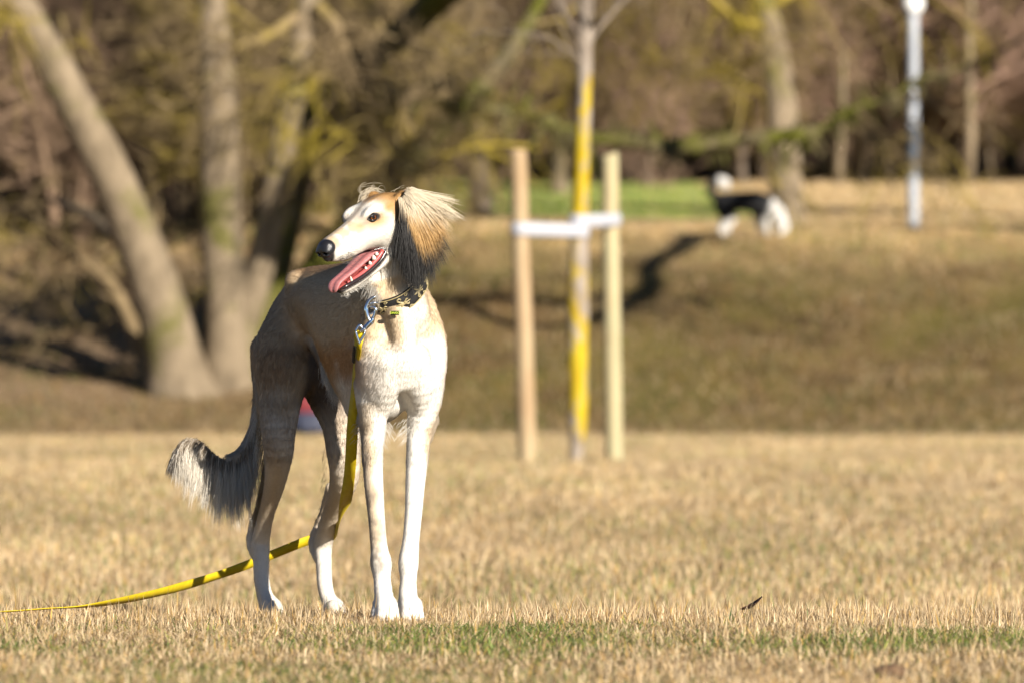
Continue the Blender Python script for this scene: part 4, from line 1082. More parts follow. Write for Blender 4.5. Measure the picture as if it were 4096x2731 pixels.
# far ear, mostly behind the skull, with the wind-lifted forelock
fr = head(-.20, -.045, .018)
fpts = [tuple(np.array([2048, HORIZ]) + np.array([q[0], -(q[2] - CAMZ)]) / q[1] * FPX) for q in [fr + hd * d1 + hu * d2 for d1, d2 in ((.012, .006), (-.012, .012), (-.03, -.01), (-.036, -.05), (-.02, -.085), (.0, -.08), (.012, -.04))]]
e2 = link('ear', np_mesh('ear', *flap_mesh(fpts, fr[1] + .01), skin_m), dog)
rr = np.random.default_rng(5); n = 320
u = rr.uniform(0, 1, n); k = 8; T = np.linspace(0, 1, k)
s0 = fr + hd * rr.normal(0, .01, (n, 1)) + hu * rr.normal(0.004, .005, (n, 1)) + hl_ * rr.normal(0, .004, (n, 1))
dd = nrm(-hd * .9 - hl_ * .05 + hu * .50 + rr.normal(0, .12, (n, 3)))
LL = rr.uniform(.03, .065, n)
PF = s0[:, None] + LL[:, None, None] * T[None, :, None] * dd[:, None]; PF[:, :, 2] -= (LL * .75)[:, None] * T ** 2
CF = np.tile(cw, (n, 1)) * rr.uniform(.8, 1.05, (n, 1))
hair('ear_hair', PF, np.linspace(.00035, .00005, k), CF, np.tile(nrm([0, -.6, .8]), (n, 1)), FUR, e2)
# forehead wisps
W = []
for ctr in ([(1446, 776), (1437, 760), (1450, 742), (1490, 734), (1528, 734)], [(1450, 778), (1442, 752), (1462, 740), (1500, 744)], [(1448, 778), (1436, 764), (1442, 744), (1462, 730)],
            [(1452, 776), (1470, 758), (1500, 756), (1535, 764)], [(1455, 778), (1475, 762), (1510, 762), (1540, 770)], [(1445, 778), (1452, 764), (1480, 755), (1520, 758)],
            [(1570, 768), (1590, 758), (1605, 750), (1618, 745)], [(1790, 850), (1800, 825), (1812, 812), (1820, 800)], [(1770, 840), (1778, 825), (1786, 815), (1790, 808)]):
    for q in range(2):
        W.append(spline(np.array([at(x + rr.normal(0, 3), y + rr.normal(0, 3), 11.96 + (0.06 if x > 1560 else 0.03)) for x, y in ctr]), 8))
W = np.array(W)
hair('wisps', W, np.linspace(.00022, .0001, 8), np.tile(cw, (len(W), 1)), np.tile(nrm([.2, -.6, .7]), (len(W), 1)), FUR, dog)
# whiskers and chin bristles
WH = []
for q in range(46):
    a_, b_, c_ = -.015 - .05 * rr.random(), .017 + .006 * rr.random(), -.030 - .018 * rr.random()
    p = head(a_, b_, c_); d = nrm(-hd * .9 + hl_ * .35 - UP * .35 + rr.normal(0, .15, 3)); L = .014 + .022 * rr.random()
    WH.append(p + np.linspace(0, 1, 8)[:, None] * d * L - UP * (np.linspace(0, 1, 8) ** 2)[:, None] * L * .3)
hair('whiskers', np.array(WH), np.linspace(.00026, .00006, 8), np.tile([.05, .04, .035], (len(WH), 1)), np.tile(nrm([.2, -.9, .2]), (len(WH), 1)), FUR, dog)

# nose
fn_ = Field(np.minimum(head(.03, .03, .03), head(-.04, -.03, -.05)) - .03, np.maximum(head(.03, .03, .03), head(-.04, -.03, -.05)) + .03, .0010)
fn_.ell(head(-.008, .002, -.006), (.0165, .0188, .0160), HA, .006)
fn_.ell(head(-.002, .0085, -.012), (.013, .0105, .011), HA, .005)
fn_.ell(head(-.002, -.0085, -.012), (.013, .0105, .011), HA, .005)
fn_.ell(head(-.006, 0, -.024), (.011, .0095, .011), HA, .005)
for sg in (-1, 1):
    fn_.cone(head(.012, sg * .0085, -.0140), head(-.006, sg * .0065, -.013), .0042, .0035, .002, sub=True)
    fn_.cone(head(.002, sg * .0215, -.0165), head(.009, sg * .0115, -.0150), .0013, .0028, .002, sub=True)
fn_.cone(head(.016, 0, -.004), head(.008, 0, -.034), .0008, .0012, .002, sub=True)
nv, nq = fn_.mesh()
tn = NT('nose leather', .30, .55); tn.b.inputs['Base Color'].default_value = (.012, .012, .014, 1)
vo = tn.n('TexVoronoi', Scale=650.0); tn.l(tn.coord(), vo.inputs['Vector']); tn.bump(vo.outputs['Distance'], .5, .0007)
link('nose', np_mesh('nose', nv, nq, tn.m), dog)

# eyes
eye_m = plain('eye', (.010, .006, .005), .06, spec=.6); iris_m = NT('iris', .08, .6); iris_m.base(iris_m.ramp(iris_m.noise(iris_m.coord(), 500), [(.3, (.05, .016, .005)), (.7, (.17, .055, .012))])); rim_m = plain('eye rim', (.012, .010, .010), .35)
pup_m = plain('pupil', (.002, .002, .002), .05, spec=.6)
def cap(c, r, axis, ang, n=20, rows=5):
    axis = nrm(axis); u_ = nrm(np.cross(axis, UP)); v_ = np.cross(axis, u_)
    t_ = np.linspace(0, 2 * np.pi, n, endpoint=False); vs_ = [c + axis * r]
    for q in range(1, rows + 1):
        th = ang * q / rows
        vs_ += list(c + r * (np.cos(th) * axis + np.sin(th) * (np.cos(t_)[:, None] * u_ + np.sin(t_)[:, None] * v_)))
    f3 = np.array([[0, 1 + i, 1 + (i + 1) % n] for i in range(n)]); idx_ = 1 + np.arange(n * rows).reshape(rows, n); nx_ = np.roll(idx_, -1, 1)
    return np.array(vs_), [f3, np.stack([idx_[:-1], idx_[1:], nx_[1:], nx_[:-1]], -1).reshape(-1, 4)]
for sg in (1, -1):
    ec = head(-.1255, sg * .0300, .0105); gaze = nrm(hd * .42 + hl_ * sg * .88 + hu * .10)
    eo = link('eye', np_mesh('eye', *ball(ec, .0112, 24, 14), eye_m), dog)
    link('iris', np_mesh('iris', *cap(ec, .01132, gaze, .56), iris_m.m), eo)
    link('pupil', np_mesh('pupil', *cap(ec, .01142, gaze, .26), pup_m), eo)
    out = nrm(hl_ * sg * .9 + hd * .35)
    lids = []
    for up_ in (1, -1):
        pl = []
        for t_ in np.linspace(0, 1, 9):
            xa = -.0145 + .029 * t_
            zz = up_ * (.0058 if up_ > 0 else .0052) * math.sin(math.pi * t_)
            q = np.array([xa, 0, zz + .12 * xa]); d_ = hd * q[0] + hu * q[2]
            rad_ = max(.0119 ** 2 - min(q[0] ** 2 + q[2] ** 2, .00013), 2e-6) ** .5
            pl.append(ec + d_ + out * rad_ * 1.0)
        lids.append(tube1(pl, [.0010, .0020, .0023, .0020, .0010], 8, 18))
    link('eyelid', np_mesh('eyelid', *join(lids), rim_m), dog)

# mouth: lips, gums, teeth, tongue
lip_m = plain('lip', (.022, .014, .014), .22, spec=.5, var=.3, scale=300); gum_m = plain('gum', (.36, .07, .065), .22, spec=.6, var=.15, scale=200); tooth_m = plain('tooth', (.60, .56, .47), .25, spec=.5)
for sg in (1, -1):
    low_ = [head(a_, sg * b_, c_) for a_, b_, c_ in ((-.012, .004, -.097), (-.020, .0115, -.0945), (-.04, .0162, -.0935), (-.058, .0190, -.0925), (-.083, .0248, -.088), (-.113, .0312, -.0785), (-.131, .0352, -.0665), (-.1335, .0350, -.0605), (-.126, .0300, -.0560), (-.112, .0235, -.0545))]
    link('lip', np_mesh('lip', *tube1(low_, [.0026, .0040, .0044, .0044, .0040, .0036, .0030, .0024, .0018, .0009], 10, 48), lip_m), dog)
    gm = [head(a_, sg * b_, c_) for a_, b_, c_ in ((-.03, .009, -.091), (-.058, .0145, -.0885), (-.083, .0195, -.0835), (-.110, .0255, -.0745), (-.129, .0295, -.064))]
    link('gum', np_mesh('gum', *tube1(gm, [.003, .0045, .0052, .0052, .0045], 10, 30), gum_m), dog)
def tooth(base_, tip_, r_, k=10):
    base_ = np.asarray(base_); tip_ = np.asarray(tip_)
    return tubes(np.array([[base_ + (tip_ - base_) * t_ for t_ in (0, .35, .7, .92, 1.0)]]), np.array([[r_, r_ * .95, r_ * .65, r_ * .3, r_ * .06]]), k)
for px, py, b_, hgt, r_ in ((1404, 1124, .0135, .0165, .0030), (1384, 1140, .008, .0055, .0022), (1395, 1136, .0105, .0065, .0024), (1459, 1070, .0215, .0065, .0032), (1476, 1050, .0235, .008, .0038), (1491, 1030, .025, .0105, .0048), (1502, 1012, .0265, .007, .0040)):
    for sg in (1, -1):
        q = hpx(px, py, b_); base_ = head(q[0], sg * b_, q[2] - .002); tip_ = base_ + (hu * .85 - hd * .05 + hl_ * sg * .15 + hd * .18) * hgt
        link('tooth', np_mesh('tooth', *tooth(base_, tip_, r_), tooth_m), dog)
tg = spline(np.array([(-.135, 0, -.066, .020, .006), (-.11, 0, -.0665, .0215, .0075), (-.085, -.001, -.071, .0200, .0070), (-.060, -.002, -.0765, .0180, .0065), (-.035, -.004, -.0805, .0160, .006), (-.016, -.006, -.0840, .0158, .0055), (-.008, -.007, -.0890, .0148, .0050), (-.004, -.007, -.0945, .0122, .0044), (-.0035, -.007, -.0985, .0075, .0036), (-.004, -.007, -.1005, .002, .0015)]), 44)
rows = []
dirs_ = nrm(np.gradient(tg[:, :3], axis=0))
for q, d_ in zip(tg, dirs_):
    up_ = nrm(np.cross(d_, [0, 1.0, 0])); up_ = up_ if up_ @ [.5, 0, 1] > 0 else -up_
    th = np.linspace(0, 2 * np.pi, 24, endpoint=False)
    yy = np.cos(th) * q[3]; hh_ = np.sin(th) * q[4]
    groove = np.where(np.sin(th) > 0, -.45 * q[4] * np.exp(-(yy / (.22 * q[3])) ** 2) + .35 * q[4] * (np.abs(yy) / q[3]) ** 2, .35 * q[4] * (np.abs(yy) / q[3]) ** 2)
    rows.append(np.array([head(*(q[:3] + np.array([0, y_, 0]) + up_ * (h_ + g_))) for y_, h_, g_ in zip(yy, hh_, groove)]))
R_ = np.array(rows); m_ = R_.shape[1]; idx = np.arange(R_.shape[0] * m_).reshape(R_.shape[0], m_); nx = np.roll(idx, -1, 1)
tt_ = NT('tongue', .38, .45); tt_.base(tt_.ramp(tt_.noise(tt_.coord(), 180), [(.3, (.32, .115, .115)), (.7, (.42, .17, .17))])); tt_.bump(tt_.noise(tt_.coord(), 900, 2), .35, .001)
tt_.b.inputs['Subsurface Weight'].default_value = .15; tt_.b.inputs['Subsurface Radius'].default_value = (.004, .0015, .001)
link('tongue', np_mesh('tongue', R_.reshape(-1, 3), [np.stack([idx[:-1], nx[:-1], nx[1:], idx[1:]], -1).reshape(-1, 4), idx[0:1, ::-1], idx[-1:]], tt_.m), dog)
# ------------------------------------------------------------------ collar
black_web = plain('black webbing', (.012, .011, .011), .7, var=.3, scale=300); gold_thread = NT('gold embroidery', .45, .5)
gold_thread.base(gold_thread.ramp(gold_thread.noise(gold_thread.coord(), 700, 3), [(.3, (.22, .17, .075)), (.7, (.46, .38, .20))]))
co_ = link('dog_collar', None); tag(co_, 'wide black dog collar embroidered with gold lilies, worn round the tan dog\'s neck', 'dog collar')
cc = at(1600, 1140, 12.035); cL = at(1499, 1208, 12.02); cR = at(1694, 1068, 12.05)
e1_ = nrm(cR - cL); e2_ = nrm(np.array([.26, -.86, -.44]) - e1_ * (np.array([.26, -.86, -.44]) @ e1_)); e3_ = nrm(np.cross(e1_, e2_)); e3_ = e3_ if e3_[2] > 0 else -e3_
CH = .0185
def field_at(P_):
    g_ = (P_ - fd.lo) / fd.h; i_ = np.clip(g_.astype(int), 0, np.array(fd.F.shape) - 2); f_ = g_ - i_; v_ = 0
    for dx in (0, 1):
        for dy in (0, 1):
            for dz in (0, 1):
                v_ = v_ + (f_[..., 0] if dx else 1 - f_[..., 0]) * (f_[..., 1] if dy else 1 - f_[..., 1]) * (f_[..., 2] if dz else 1 - f_[..., 2]) * fd.F[i_[..., 0] + dx, i_[..., 1] + dy, i_[..., 2] + dz]
    return v_
TH = np.linspace(0, 2 * np.pi, 97)[:-1]; HH = np.linspace(-CH, CH, 5); RT = np.zeros((96, 5))
for hi, h in enumerate(HH):
    dirs = np.cos(TH)[:, None] * e1_ + np.sin(TH)[:, None] * e2_
    rr_ = np.linspace(.015, .085, 141)
    vals = field_at(cc + e3_ * h + rr_[None, :, None] * dirs[:, None, :])
    RT[:, hi] = np.where((vals > 0).any(1), rr_[np.argmax(vals > 0, axis=1)], .06)
RT = np.minimum(RT, .066)
for _ in range(10): RT = (np.roll(RT, 1, 0) + RT * 2 + np.roll(RT, -1, 0)) / 4
RT = RT.mean(1, keepdims=True) * .5 + RT * .5 + .0085
def cpt(th, h, out=0.0):
    th = np.asarray(th, float); h = np.asarray(h, float); th, h = np.broadcast_arrays(th, h)
    a_ = (th % (2 * np.pi)) / (2 * np.pi) * 96; i_ = a_.astype(int) % 96; f_ = a_ - np.floor(a_); j_ = (i_ + 1) % 96
    g_ = np.clip((h + CH) / (2 * CH) * 4, 0, 3.999); k_ = g_.astype(int); w_ = g_ - k_
    R_ = (RT[i_, k_] * (1 - f_) + RT[j_, k_] * f_) * (1 - w_) + (RT[i_, k_ + 1] * (1 - f_) + RT[j_, k_ + 1] * f_) * w_ + out
    return cc + R_[..., None] * (np.cos(th)[..., None] * e1_ + np.sin(th)[..., None] * e2_) + h[..., None] * e3_
RM = float(RT.mean())
thf = np.linspace(0, 2 * np.pi, 361)[:-1]; pf = cpt(thf, np.zeros(360)); pxf = 2048 + pf[:, 0] / pf[:, 1] * FPX; front = np.sin(thf) > .1
th_tag = thf[front][np.argmin(np.abs(pxf[front] - 1574))]; th_ring = thf[np.argmin(pxf)]
nT = 120; th = np.linspace(0, 2 * np.pi, nT, endpoint=False)
prof = [(-CH, 0), (-CH * .5, .0022), (0, .0026), (CH * .5, .0022), (CH, 0), (CH, -.002), (-CH, -.002)]
rows = np.stack([cpt(th, np.full(nT, h), o_) for h, o_ in prof], 1); m_ = len(prof); idx = np.arange(nT * m_).reshape(nT, m_)
qd = np.stack([idx, np.roll(idx, -1, 0), np.roll(np.roll(idx, -1, 0), -1, 1), np.roll(idx, -1, 1)], -1).reshape(-1, 4)[:, ::-1]
link('strap', np_mesh('strap', rows.reshape(-1, 3), [qd], black_web), co_)
for h in (-CH * .88, CH * .88):
    P_ = cpt(np.append(th, th[:1]), np.full(nT + 1, h), .0016)
    link('piping', np_mesh('piping', *tubes(P_[None], np.full((1, nT + 1), .0011), 6, caps=False), gold_thread.m), co_)
pieces = []
def stitch(pts, r_, th0, flip=1):
    pts = [(a_ * .86, b_ * .92) for a_, b_ in pts]; r_ = [q * .85 for q in r_]
    """embroidery stroke: pts rows (along, across) in metres about th0"""
    p_ = spline(np.array(pts, float), 12)
    P_ = cpt(th0 + flip * p_[:, 0] / RM, p_[:, 1], .0027); pieces.append(tubes(P_[None], (np.interp(np.linspace(0, 1, 12), np.linspace(0, 1, len(r_)), r_))[None], 5))
for th0 in np.arange(0, 2 * np.pi, 2 * np.pi / 10) + .12:
    for fl in (1,):
        stitch([(-.002, 0), (.006, .0), (.0155, 0)], [.0012, .0036, .0008], th0, fl)
        for sg in (1, -1):
            stitch([(-.002, sg * .001), (.004, sg * .005), (.009, sg * .0105), (.0045, sg * .0135), (.001, sg * .011), (.003, sg * .0085)], [.0018, .0026, .0022, .0018, .0014, .0010], th0, fl)
            stitch([(-.004, sg * .001), (-.009, sg * .006), (-.0125, sg * .004)], [.0016, .0020, .0009], th0, fl)
            stitch([(-.017, sg * .014), (-.013, sg * .0165), (-.009, sg * .014), (-.012, sg * .012), (-.015, sg * .014)], [.0011] * 3, th0, fl)
        stitch([(-.0035, -.004), (-.0035, .004)], [.0014, .0014], th0, fl)
        stitch([(-.004, 0), (-.016, 0)], [.0022, .0010], th0, fl)
link('embroidery', np_mesh('embroidery', *join(pieces), gold_thread.m), co_)
# woven maker's tag below the collar
tagc = cpt(th_tag, -CH * .74, .006)
for _ in range(30):
    if float(field_at(tagc[None])[0]) > .011: break
    tagc = tagc + np.array([-.1, -1.0, 0]) * .0015
tag_b = plain('dark green tag', (.02, .025, .008), .7)
tb_ = link('name_tag', np_mesh('name_tag', *box(tagc, (.017, .0022, .0085)), tag_b, False), co_)
tx = bpy.data.curves.new('tag text', 'FONT'); tx.body = 'DINGO'; tx.size = .0058; tx.extrude = .0003; tx.align_x = 'CENTER'; tx.align_y = 'CENTER'
tx.materials.append(plain('lime thread', (.48, .60, .03), .6))
tmp = bpy.data.objects.new('lettering', tx); COL.objects.link(tmp); bpy.context.view_layer.update()
lm = bpy.data.meshes.new_from_object(tmp.evaluated_get(bpy.context.evaluated_depsgraph_get())); bpy.data.objects.remove(tmp)
to = link('lettering', lm, tb_); to.location = tagc + np.array([0, -.0016, 0]); to.rotation_euler = (math.pi / 2, 0, 0)
chrome = plain('chrome', (.75, .76, .78), .08, metal=1.0)
rY = 11.962; rc = at(1489, 1234, 11.968)
link('ring', np_mesh('ring', *ring(rc, nrm([.62, -.25, .45]), nrm([-.35, -.75, .55]), .0160, .0130, .0027), chrome), co_)
link('rivet', np_mesh('rivet', *ball(at(1690, 1046, 12.02), .003, 12, 8), chrome), co_)

# ------------------------------------------------------------------ lead: snap hook and yellow webbing
ld = link('dog_lead', None); tag(ld, 'long yellow webbing lead clipped to the dog collar and trailing over the grass', 'dog lead')
A = lambda px, py, dy=0.0: at(px, py, rY - .006 + dy)
hk = [A(1481, 1290), A(1470, 1262), A(1466, 1232), A(1478, 1205), A(1496, 1190), A(1503, 1188)]
link('hook', np_mesh('hook', *tube1(hk, [.0050, .0046, .0042, .0042, .0046, .0034], 10, 28), chrome), ld)
link('gate', np_mesh('gate', *tube1([A(1484, 1288), A(1497, 1262), A(1503, 1240), A(1494, 1228), A(1482, 1232)], [.0034, .0034, .0040, .0034, .0026], 10, 24), chrome), ld)
link('barrel', np_mesh('barrel', *tube1([A(1491, 1272), A(1484, 1288), A(1468, 1306), A(1458, 1316)], [.0050, .0062, .0056, .0052], 12, 14), chrome), ld)
link('thumb_stud', np_mesh('thumb_stud', *tube1([A(1484, 1290, -.004), A(1490, 1296, -.008)], .002, 8), chrome), ld)
link('swivel', np_mesh('swivel', *ring(A(1454, 1318), nrm([.6, 0, .5]), nrm([0, -1, 0]), .0062, .0062, .0030), chrome), ld)
lo_ = [A(1450, 1316), A(1440, 1300), A(1428, 1316), A(1424, 1330), A(1438, 1372), A(1440, 1366), A(1460, 1334), A(1456, 1322), A(1450, 1316)]
link('loop', np_mesh('loop', *tube1(lo_, .0029, 8, 40), chrome), ld)
ylw = NT('yellow webbing', .6, .25); wv_ = ylw.noise(ylw.coord(), 260, 3)
ylw.base(ylw.ramp(ylw.noise(ylw.coord(), 60, 4), [(.3, (.42, .30, .006)), (.7, (.54, .41, .010))])); ylw.bump(wv_, .3, .0006)
def ribbon(name, rows_, n, thick, mat, parent):
    """rows: px, py, depth, half width (m), width direction x,y,z"""
    A_ = np.array([np.concatenate([at(r[0], r[1], r[2]), [r[3]], nrm(r[4:7])]) for r in rows_]); D = spline(A_, n)
    W_ = nrm(D[:, 4:7]); T_ = nrm(np.gradient(D[:, :3], axis=0)); W_ = nrm(W_ - (W_ * T_).sum(1, keepdims=True) * T_); Nn = np.cross(T_, W_)
    hw_ = D[:, 3:4]; c = D[:, :3]
    secs = np.stack([c - W_ * hw_ - Nn * thick / 2, c + Nn * -thick / 2, c + W_ * hw_ - Nn * thick / 2, c + W_ * hw_ + Nn * thick / 2, c + Nn * thick / 2, c - W_ * hw_ + Nn * thick / 2], 1)
    idx_ = np.arange(n * 6).reshape(n, 6); nx_ = np.roll(idx_, -1, 1)
    q = np.stack([idx_[:-1], nx_[:-1], nx_[1:], idx_[1:]], -1).reshape(-1, 4)
    return link(name, np_mesh(name, secs.reshape(-1, 3), [q, idx_[:1, ::-1], idx_[-1:]], mat, False), parent)
ribbon('webbing', [(1437, 1322, rY - .002, .0105, 1, -.3, .7), (1436, 1350, rY + .002, .0105, .9, -.4, .5), (1431, 1390, 11.975, .0105, .45, -1, .2), (1424, 1450, 12.03, .0105, .22, -1, 0), (1418, 1540, 12.10, .0115, .35, -.9, 0), (1409, 1720, 12.15, .0125, .85, -.5, 0), (1402, 1850, 12.20, .0125, .8, -.6, 0), (1390, 1960, 12.29, .0125, .55, -.8, .1), (1370, 2050, 12.45, .012, .3, -.6, .4), (1340, 2125, 12.66, .0125, 0, -.6, .9),
    (1300, 2150, 12.80, .0105, -.1, -.45, 1), (1240, 2157, 12.82, .0105, -.1, -.4, 1), (1100, 2212, 12.80, .0105, -.1, -.45, 1), (960, 2268, 12.74, .0105, -.15, -.6, .9), (800, 2322, 12.66, .0105, -.1, -.85, .65), (640, 2366, 12.44, .0105, 0, -1, .42), (480, 2400, 12.20, .0105, 0, -1, .25), (330, 2423, 12.03, .0105, 0, -1, .14), (180, 2433, 11.98, .0105, 0, -1, .12), (20, 2444, 11.96, .0105, 0, -1, .12), (-250, 2452, 11.94, .0105, 0, -1, .2), (-700, 2456, 11.8, .0105, 0, -1, .2)], 220, .0016, ylw.m, ld)
ribbon('stitched_end', [(1419, 1385, 11.968, .003, .6, -.9, .1), (1415, 1420, 12.0, .0034, .5, -.9, .1), (1413, 1450, 12.03, .003, .45, -1, 0)], 12, .0016, plain('black stitching', (.012, .012, .010), .7), ld)

# ------------------------------------------------------------------ black and white dog sniffing on the bank's edge
YC = 77.5
Q_ = lambda px, py, dy=0.0: at(px, py, YC + dy)
m2 = 1 / FPX * YC
cd = Field(Q_(2780, 1000, -.35), Q_(3220, 640, .35), .010)
cd.chain([Q_(2895, 812), Q_(2960, 806), Q_(3030, 812), Q_(3075, 832)], [.135, .125, .15, .13], .05)
cd.chain([Q_(3070, 828), Q_(3110, 850, -.02), Q_(3130, 885, -.04)], [.12, .095, .075], .04)
cd.chain([Q_(3128, 885, -.05), Q_(3138, 912, -.10), Q_(3120, 935, -.16)], [.075, .06, .03], .03)
for dx, dy in ((0, -.10), (22, .10)):
    cd.chain([Q_(2890 + dx, 830, dy), Q_(2902 + dx, 880, dy), Q_(2884 + dx, 915, dy), Q_(2896 + dx, 948, dy), Q_(2906 + dx, 956, dy - .04)], [.11, .065, .042, .036, .034], .03)
for dx, dy in ((0, -.09), (-30, .09)):
    cd.chain([Q_(3060 + dx, 850, dy), Q_(3062 + dx, 890, dy), Q_(3068 + dx, 935, dy), Q_(3076 + dx, 945, dy - .03)], [.08, .048, .036, .034], .03)
cd.chain([Q_(2880, 800), Q_(2850, 780), Q_(2842, 750), Q_(2860, 728), Q_(2895, 732), Q_(2908, 750)], [.04, .055, .06, .065, .075, .03], .03)
for sg in (-1, 1): cd.chain([Q_(3118, 872, sg * .05 - .03), Q_(3100, 895, sg * .09 - .03)], [.03, .018], .015)
V2, Q2 = cd.mesh()
px2 = 2048 + V2[:, 0] / V2[:, 1] * FPX; py2 = HORIZ - (V2[:, 2] - CAMZ) / V2[:, 1] * FPX
wob = (vnoise(V2, 9) - .5) * 14
wh = np.maximum(smooth(py2 + wob, 868, 882) * (1 - smooth(px2, 2960, 3000)), smooth(px2 + wob - .25 * (860 - py2), 3064, 3088))
wh = np.maximum(wh, smooth(py2 + wob, 862, 880) * smooth(px2, 2990, 3010))
wh = np.maximum(wh, smooth(px2 + wob, 2868, 2880) * (1 - smooth(py2, 762, 770)) * (1 - smooth(px2, 2930, 2940)))
cme = np_mesh('dog', V2, Q2); set_col(cme, np.array([.010, .010, .011]) + (np.array([.50, .48, .45]) - .01) * wh[:, None])
tcd = NT('black and white fur', .75, .15); tcd.base(tcd.attr('col')); tcd.bump(tcd.noise(tcd.coord(), 35, 5), .7, .02); cme.materials.append(tcd.m)
tag(link('dog', cme), 'small black and white dog with a curled tail sniffing the top of the bank', 'dog')

# ------------------------------------------------------------------ fallen leaves and a clod in the near grass
lf = NT('dry leaf', .7, .3); lf.base(lf.ramp(lf.noise(lf.coord(), 120, 4), [(.3, (.035, .018, .012)), (.7, (.10, .05, .03))]))
def leaf_mesh(px, py, Y, L, w, ang, lift, label):
    c = at(px, py, Y); u_ = np.linspace(0, 1, 9); rows_ = []
    for q in u_:
        ww = w * np.sin(np.pi * (q * .9 + .06)) ** .8
        for s_ in (-1, -.5, 0, .5, 1): rows_.append([(q - .5) * L, s_ * ww, lift * (q - .3) ** 2 * L * 2 + .35 * ww * s_ ** 2])
    P_ = np.array(rows_); ca, sa = math.cos(ang), math.sin(ang)
    P_ = np.stack([P_[:, 0] * ca - P_[:, 1] * .5 * sa, P_[:, 0] * .2 * sa + P_[:, 1], P_[:, 2] + P_[:, 0] * sa], -1) + c
    P2 = np.concatenate([P_, P_ - [0, 0, .0012]]); i_ = np.arange(45).reshape(9, 5)
    q = np.stack([i_[:-1, :-1], i_[:-1, 1:], i_[1:, 1:], i_[1:, :-1]], -1).reshape(-1, 4)
    return tag(link('dead_leaf', np_mesh('dead_leaf', P2, [q, q[:, ::-1] + 45], lf.m)), label, 'leaf')
leaf_mesh(3005, 2430, 12.30, .046, .019, .24, .4, 'curled dark brown leaf poking up from the straw grass')
rk = np.random.default_rng(8)
Vc, Fc = ball((0, 0, 0), 1, 20, 12); Vc = Vc * (1 + .35 * (vnoise(Vc, 2.3, 5.0) - .5))[:, None]
cl = at(3560, 2706, 9.22); cl[2] = float(ground_z(cl[0], cl[1])) + .008
soil = plain('soil', (.11, .065, .035), .95, var=.4, scale=60)
tag(link('clod', np_mesh('clod', Vc * [.026, .03, .014] + cl, Fc, soil)), 'small brown clod of earth lying in the near grass', 'clod')
# ------------------------------------------------------------------ grass
def blades(name, n, xy, hgt, wid, lean, cols, seed, seg=3):
    r = np.random.default_rng(seed)
    x, y = xy; z = ground_z(x, y)
    az = r.uniform(0, 6.283, n); d = np.stack([np.cos(az), np.sin(az), 0 * az], -1)
    fa = r.uniform(0, 6.283, n); wv = np.stack([np.cos(fa), np.sin(fa), 0 * az], -1)
    # a blade is never seen exactly edge-on: turn its flat a little towards the side
    T = np.linspace(0, 1, seg)
    root = np.stack([x, y, z - .003], -1)
    th = lean[:, None] * (0.35 + .65 * T[None])
    step = hgt[:, None] / (seg - 1)
    hx = np.concatenate([np.zeros((n, 1)), np.cumsum(np.sin(th[:, 1:]) * step, 1)], 1); hz = np.concatenate([np.zeros((n, 1)), np.cumsum(np.cos(th[:, 1:]) * step, 1)], 1)
    C = root[:, None] + hx[..., None] * d[:, None] + hz[..., None] * np.array([0, 0, 1.0])
    ww = wid[:, None] * (1 - T[None] ** 1.6) * .5
    Lf = C[:, :-1] - wv[:, None] * ww[:, :-1, None]; Rt = C[:, :-1] + wv[:, None] * ww[:, :-1, None]
    m = 2 * (seg - 1) + 1
    V_ = np.empty((n, m, 3), np.float32); V_[:, 0:-1:2] = Lf; V_[:, 1:-1:2] = Rt; V_[:, -1] = C[:, -1]
    b = (np.arange(n) * m)[:, None]
    quads = np.concatenate([b + np.array([[2 * i, 2 * i + 1, 2 * i + 3, 2 * i + 2]]) for i in range(seg - 2)]) if seg > 2 else None
    tri = b + np.array([[m - 3, m - 2, m - 1]])
    me = np_mesh(name, V_.reshape(-1, 3), [tri] + ([quads] if quads is not None else []), GRASS, False)
    set_col(me, np.repeat(cols, m, axis=0))
    return tag(link(name, me), kind='stuff')
tgm = NT('grass blades', .6, .25); tgm.base(tgm.attr('col'))
tr_ = tgm.n('BsdfTranslucent'); tgm.l(tgm.attr('col'), tr_.inputs['Color']); mx = tgm.n('MixShader'); mx.inputs[0].default_value = .22
tgm.l(tgm.b.outputs[0], mx.inputs[1]); tgm.l(tr_.outputs[0], mx.inputs[2]); tgm.l(mx.outputs[0], tgm.t.nodes['Material Output'].inputs['Surface'])
GRASS = tgm.m
PAL = np.array([[.48, .345, .185], [.60, .465, .29], [.36, .24, .12], [.19, .12, .065], [.64, .49, .30], [.50, .31, .09]])
GRN = np.array([[.11, .17, .035], [.17, .22, .05], [.30, .30, .06], [.075, .12, .035]])
def grass_cols(r, x, y, base_g):
    n = len(x)
    P = np.stack([x + r.normal(0, .05, n), y * .8 + r.normal(0, .10, n), 0 * x], -1)
    g = vnoise(P, 2.3, 3.0) * .35 + vnoise(P, 5.5, 8.0) * .35 + vnoise(P, 14.0, 5.0) * .30
    pg = np.clip(base_g * smooth(g, .34, .68), 0, .88)
    isg = r.random(n) < pg
    c = PAL[r.choice(6, n, p=[.26, .22, .2, .1, .14, .08])]
    c = np.where(isg[:, None], GRN[r.choice(4, n, p=[.3, .3, .25, .15])], c)
    return c * r.uniform(.62, 1.25, (n, 1)), isg
r = np.random.default_rng(40)
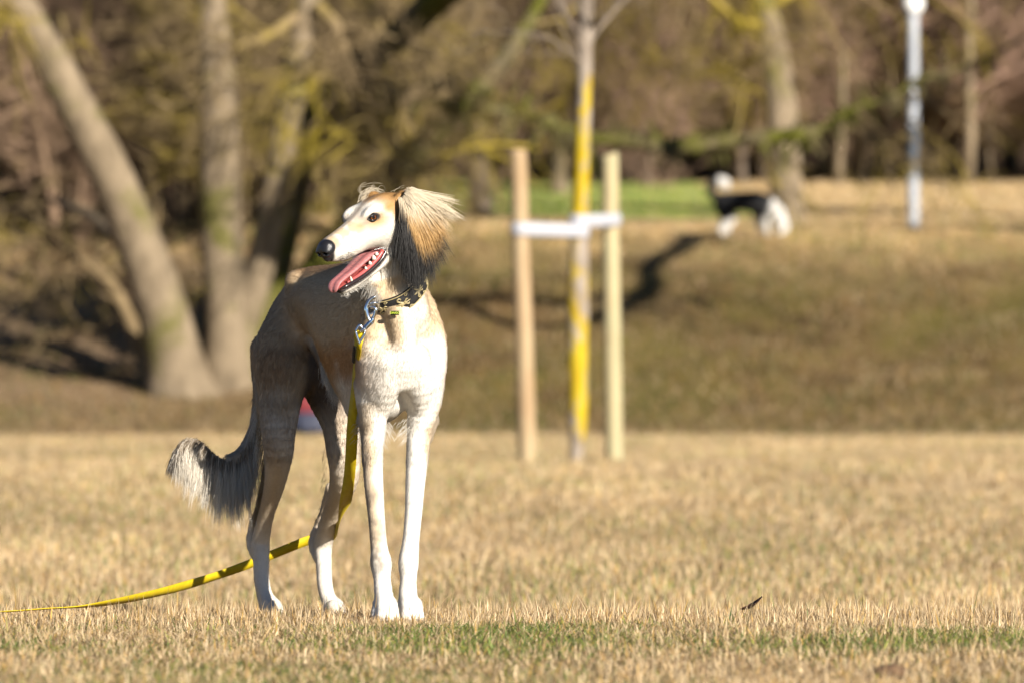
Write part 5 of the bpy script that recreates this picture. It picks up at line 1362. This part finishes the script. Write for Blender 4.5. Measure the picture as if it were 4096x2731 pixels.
# near, sharp band
n = 225000
y = 8.2 + 5.6 * r.random(n); x = r.uniform(-2.1, 2.1, n)
c, isg = grass_cols(r, x, y, .80 * (1 - smooth(y, 11.2, 11.9)) * (.35 + .65 * smooth(y, 9.3, 10.6)) + .08)
cl_ = vnoise(np.stack([x * 1.0, y, 0 * x], -1), 7.0, 2.0)
h = np.clip(r.lognormal(math.log(.022), .40, n), .008, .070) * (.55 + .85 * cl_) * np.where(isg, .85, 1.0) * (.60 + .40 * smooth(y, 11.0, 12.0))
ln = np.abs(r.normal(.50, .42, n)); ln = np.where(isg, ln + .3, ln)
# keep the blades clear of the paws
px_ = 2048 + x / y * FPX
blades('grass', n, (x, y), h, r.uniform(.0015, .0038, n), np.clip(ln, 0, 1.45), c, 41, 4)
# thatch lying flat
n = 108000
y = 8.2 + 5.6 * r.random(n); x = r.uniform(-2.1, 2.1, n)
c, isg = grass_cols(r, x, y, .85 * (1 - smooth(y, 11.2, 12.0)) + .05)
blades('thatch', n, (x, y), r.uniform(.02, .05, n), r.uniform(.0012, .0026, n), r.uniform(1.15, 1.5, n), c * .8, 42, 3)
# taller dry stalks
n = 1500
y = 8.6 + 4.6 * r.random(n); x = r.uniform(-1.6, 1.6, n)
c, isg = grass_cols(r, x, y, .1)
blades('grass_stalks', n, (x, y), r.uniform(.045, .085, n), r.uniform(.0010, .0020, n), np.abs(r.normal(.2, .25, n)), c * .9, 43, 4)
# middle and far lawn
n = 460000
v = r.random(n); y = 13.8 * (62.0 / 13.8) ** v; x = r.uniform(-1, 1, n) * (1.0 + .135 * y)
c, isg = grass_cols(r, x * .45, y * .25, .24)
pt_ = vnoise(np.stack([x * .9, y * .28, 0 * x], -1), 1.0, 4.0) * .6 + vnoise(np.stack([x * 2.5, y * .8, 0 * x], -1), 1.0, 9.0) * .4
c = c * (.62 + .75 * pt_)[:, None]
sc = (y / 20) ** .6
blades('lawn_grass', n, (x, y), np.clip(r.lognormal(math.log(.026), .35, n), .012, .07) * (.8 + .3 * sc), r.uniform(.0022, .0048, n) * sc, np.clip(np.abs(r.normal(.35, .35, n)), 0, 1.4), c * 1.0, 44, 3)
# bank: dry tussocks and leaf litter
n = 120000
y = 61.5 + 22 * r.random(n) ** 1.1; x = r.uniform(-1, 1, n) * (.08 + .11 * y)
c, isg = grass_cols(r, x * .4, y * .3, .45)
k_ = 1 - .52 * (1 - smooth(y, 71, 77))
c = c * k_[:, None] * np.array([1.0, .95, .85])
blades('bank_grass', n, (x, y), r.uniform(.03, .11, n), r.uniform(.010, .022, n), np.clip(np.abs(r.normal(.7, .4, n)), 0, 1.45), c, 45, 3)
# meadow behind the bank, pale straw with a green patch
n = 110000
y = 78 + 48 * r.random(n) ** 1.3; x = r.uniform(-.3, 1, n) * (1.0 + .115 * y)
c, isg = grass_cols(r, x * .3, y * .2, .10)
gp = (1 - smooth(x, 3.2, 4.4)) * smooth(y, 84, 92) * (r.random(n) < .85)
c = np.where(gp[:, None] > .5, GRN[r.choice(4, n)] * 1.35, c * 1.05)
blades('meadow_grass', n, (x, y), r.uniform(.03, .08, n), r.uniform(.014, .030, n), np.clip(np.abs(r.normal(.6, .35, n)), 0, 1.4), c, 46, 3)
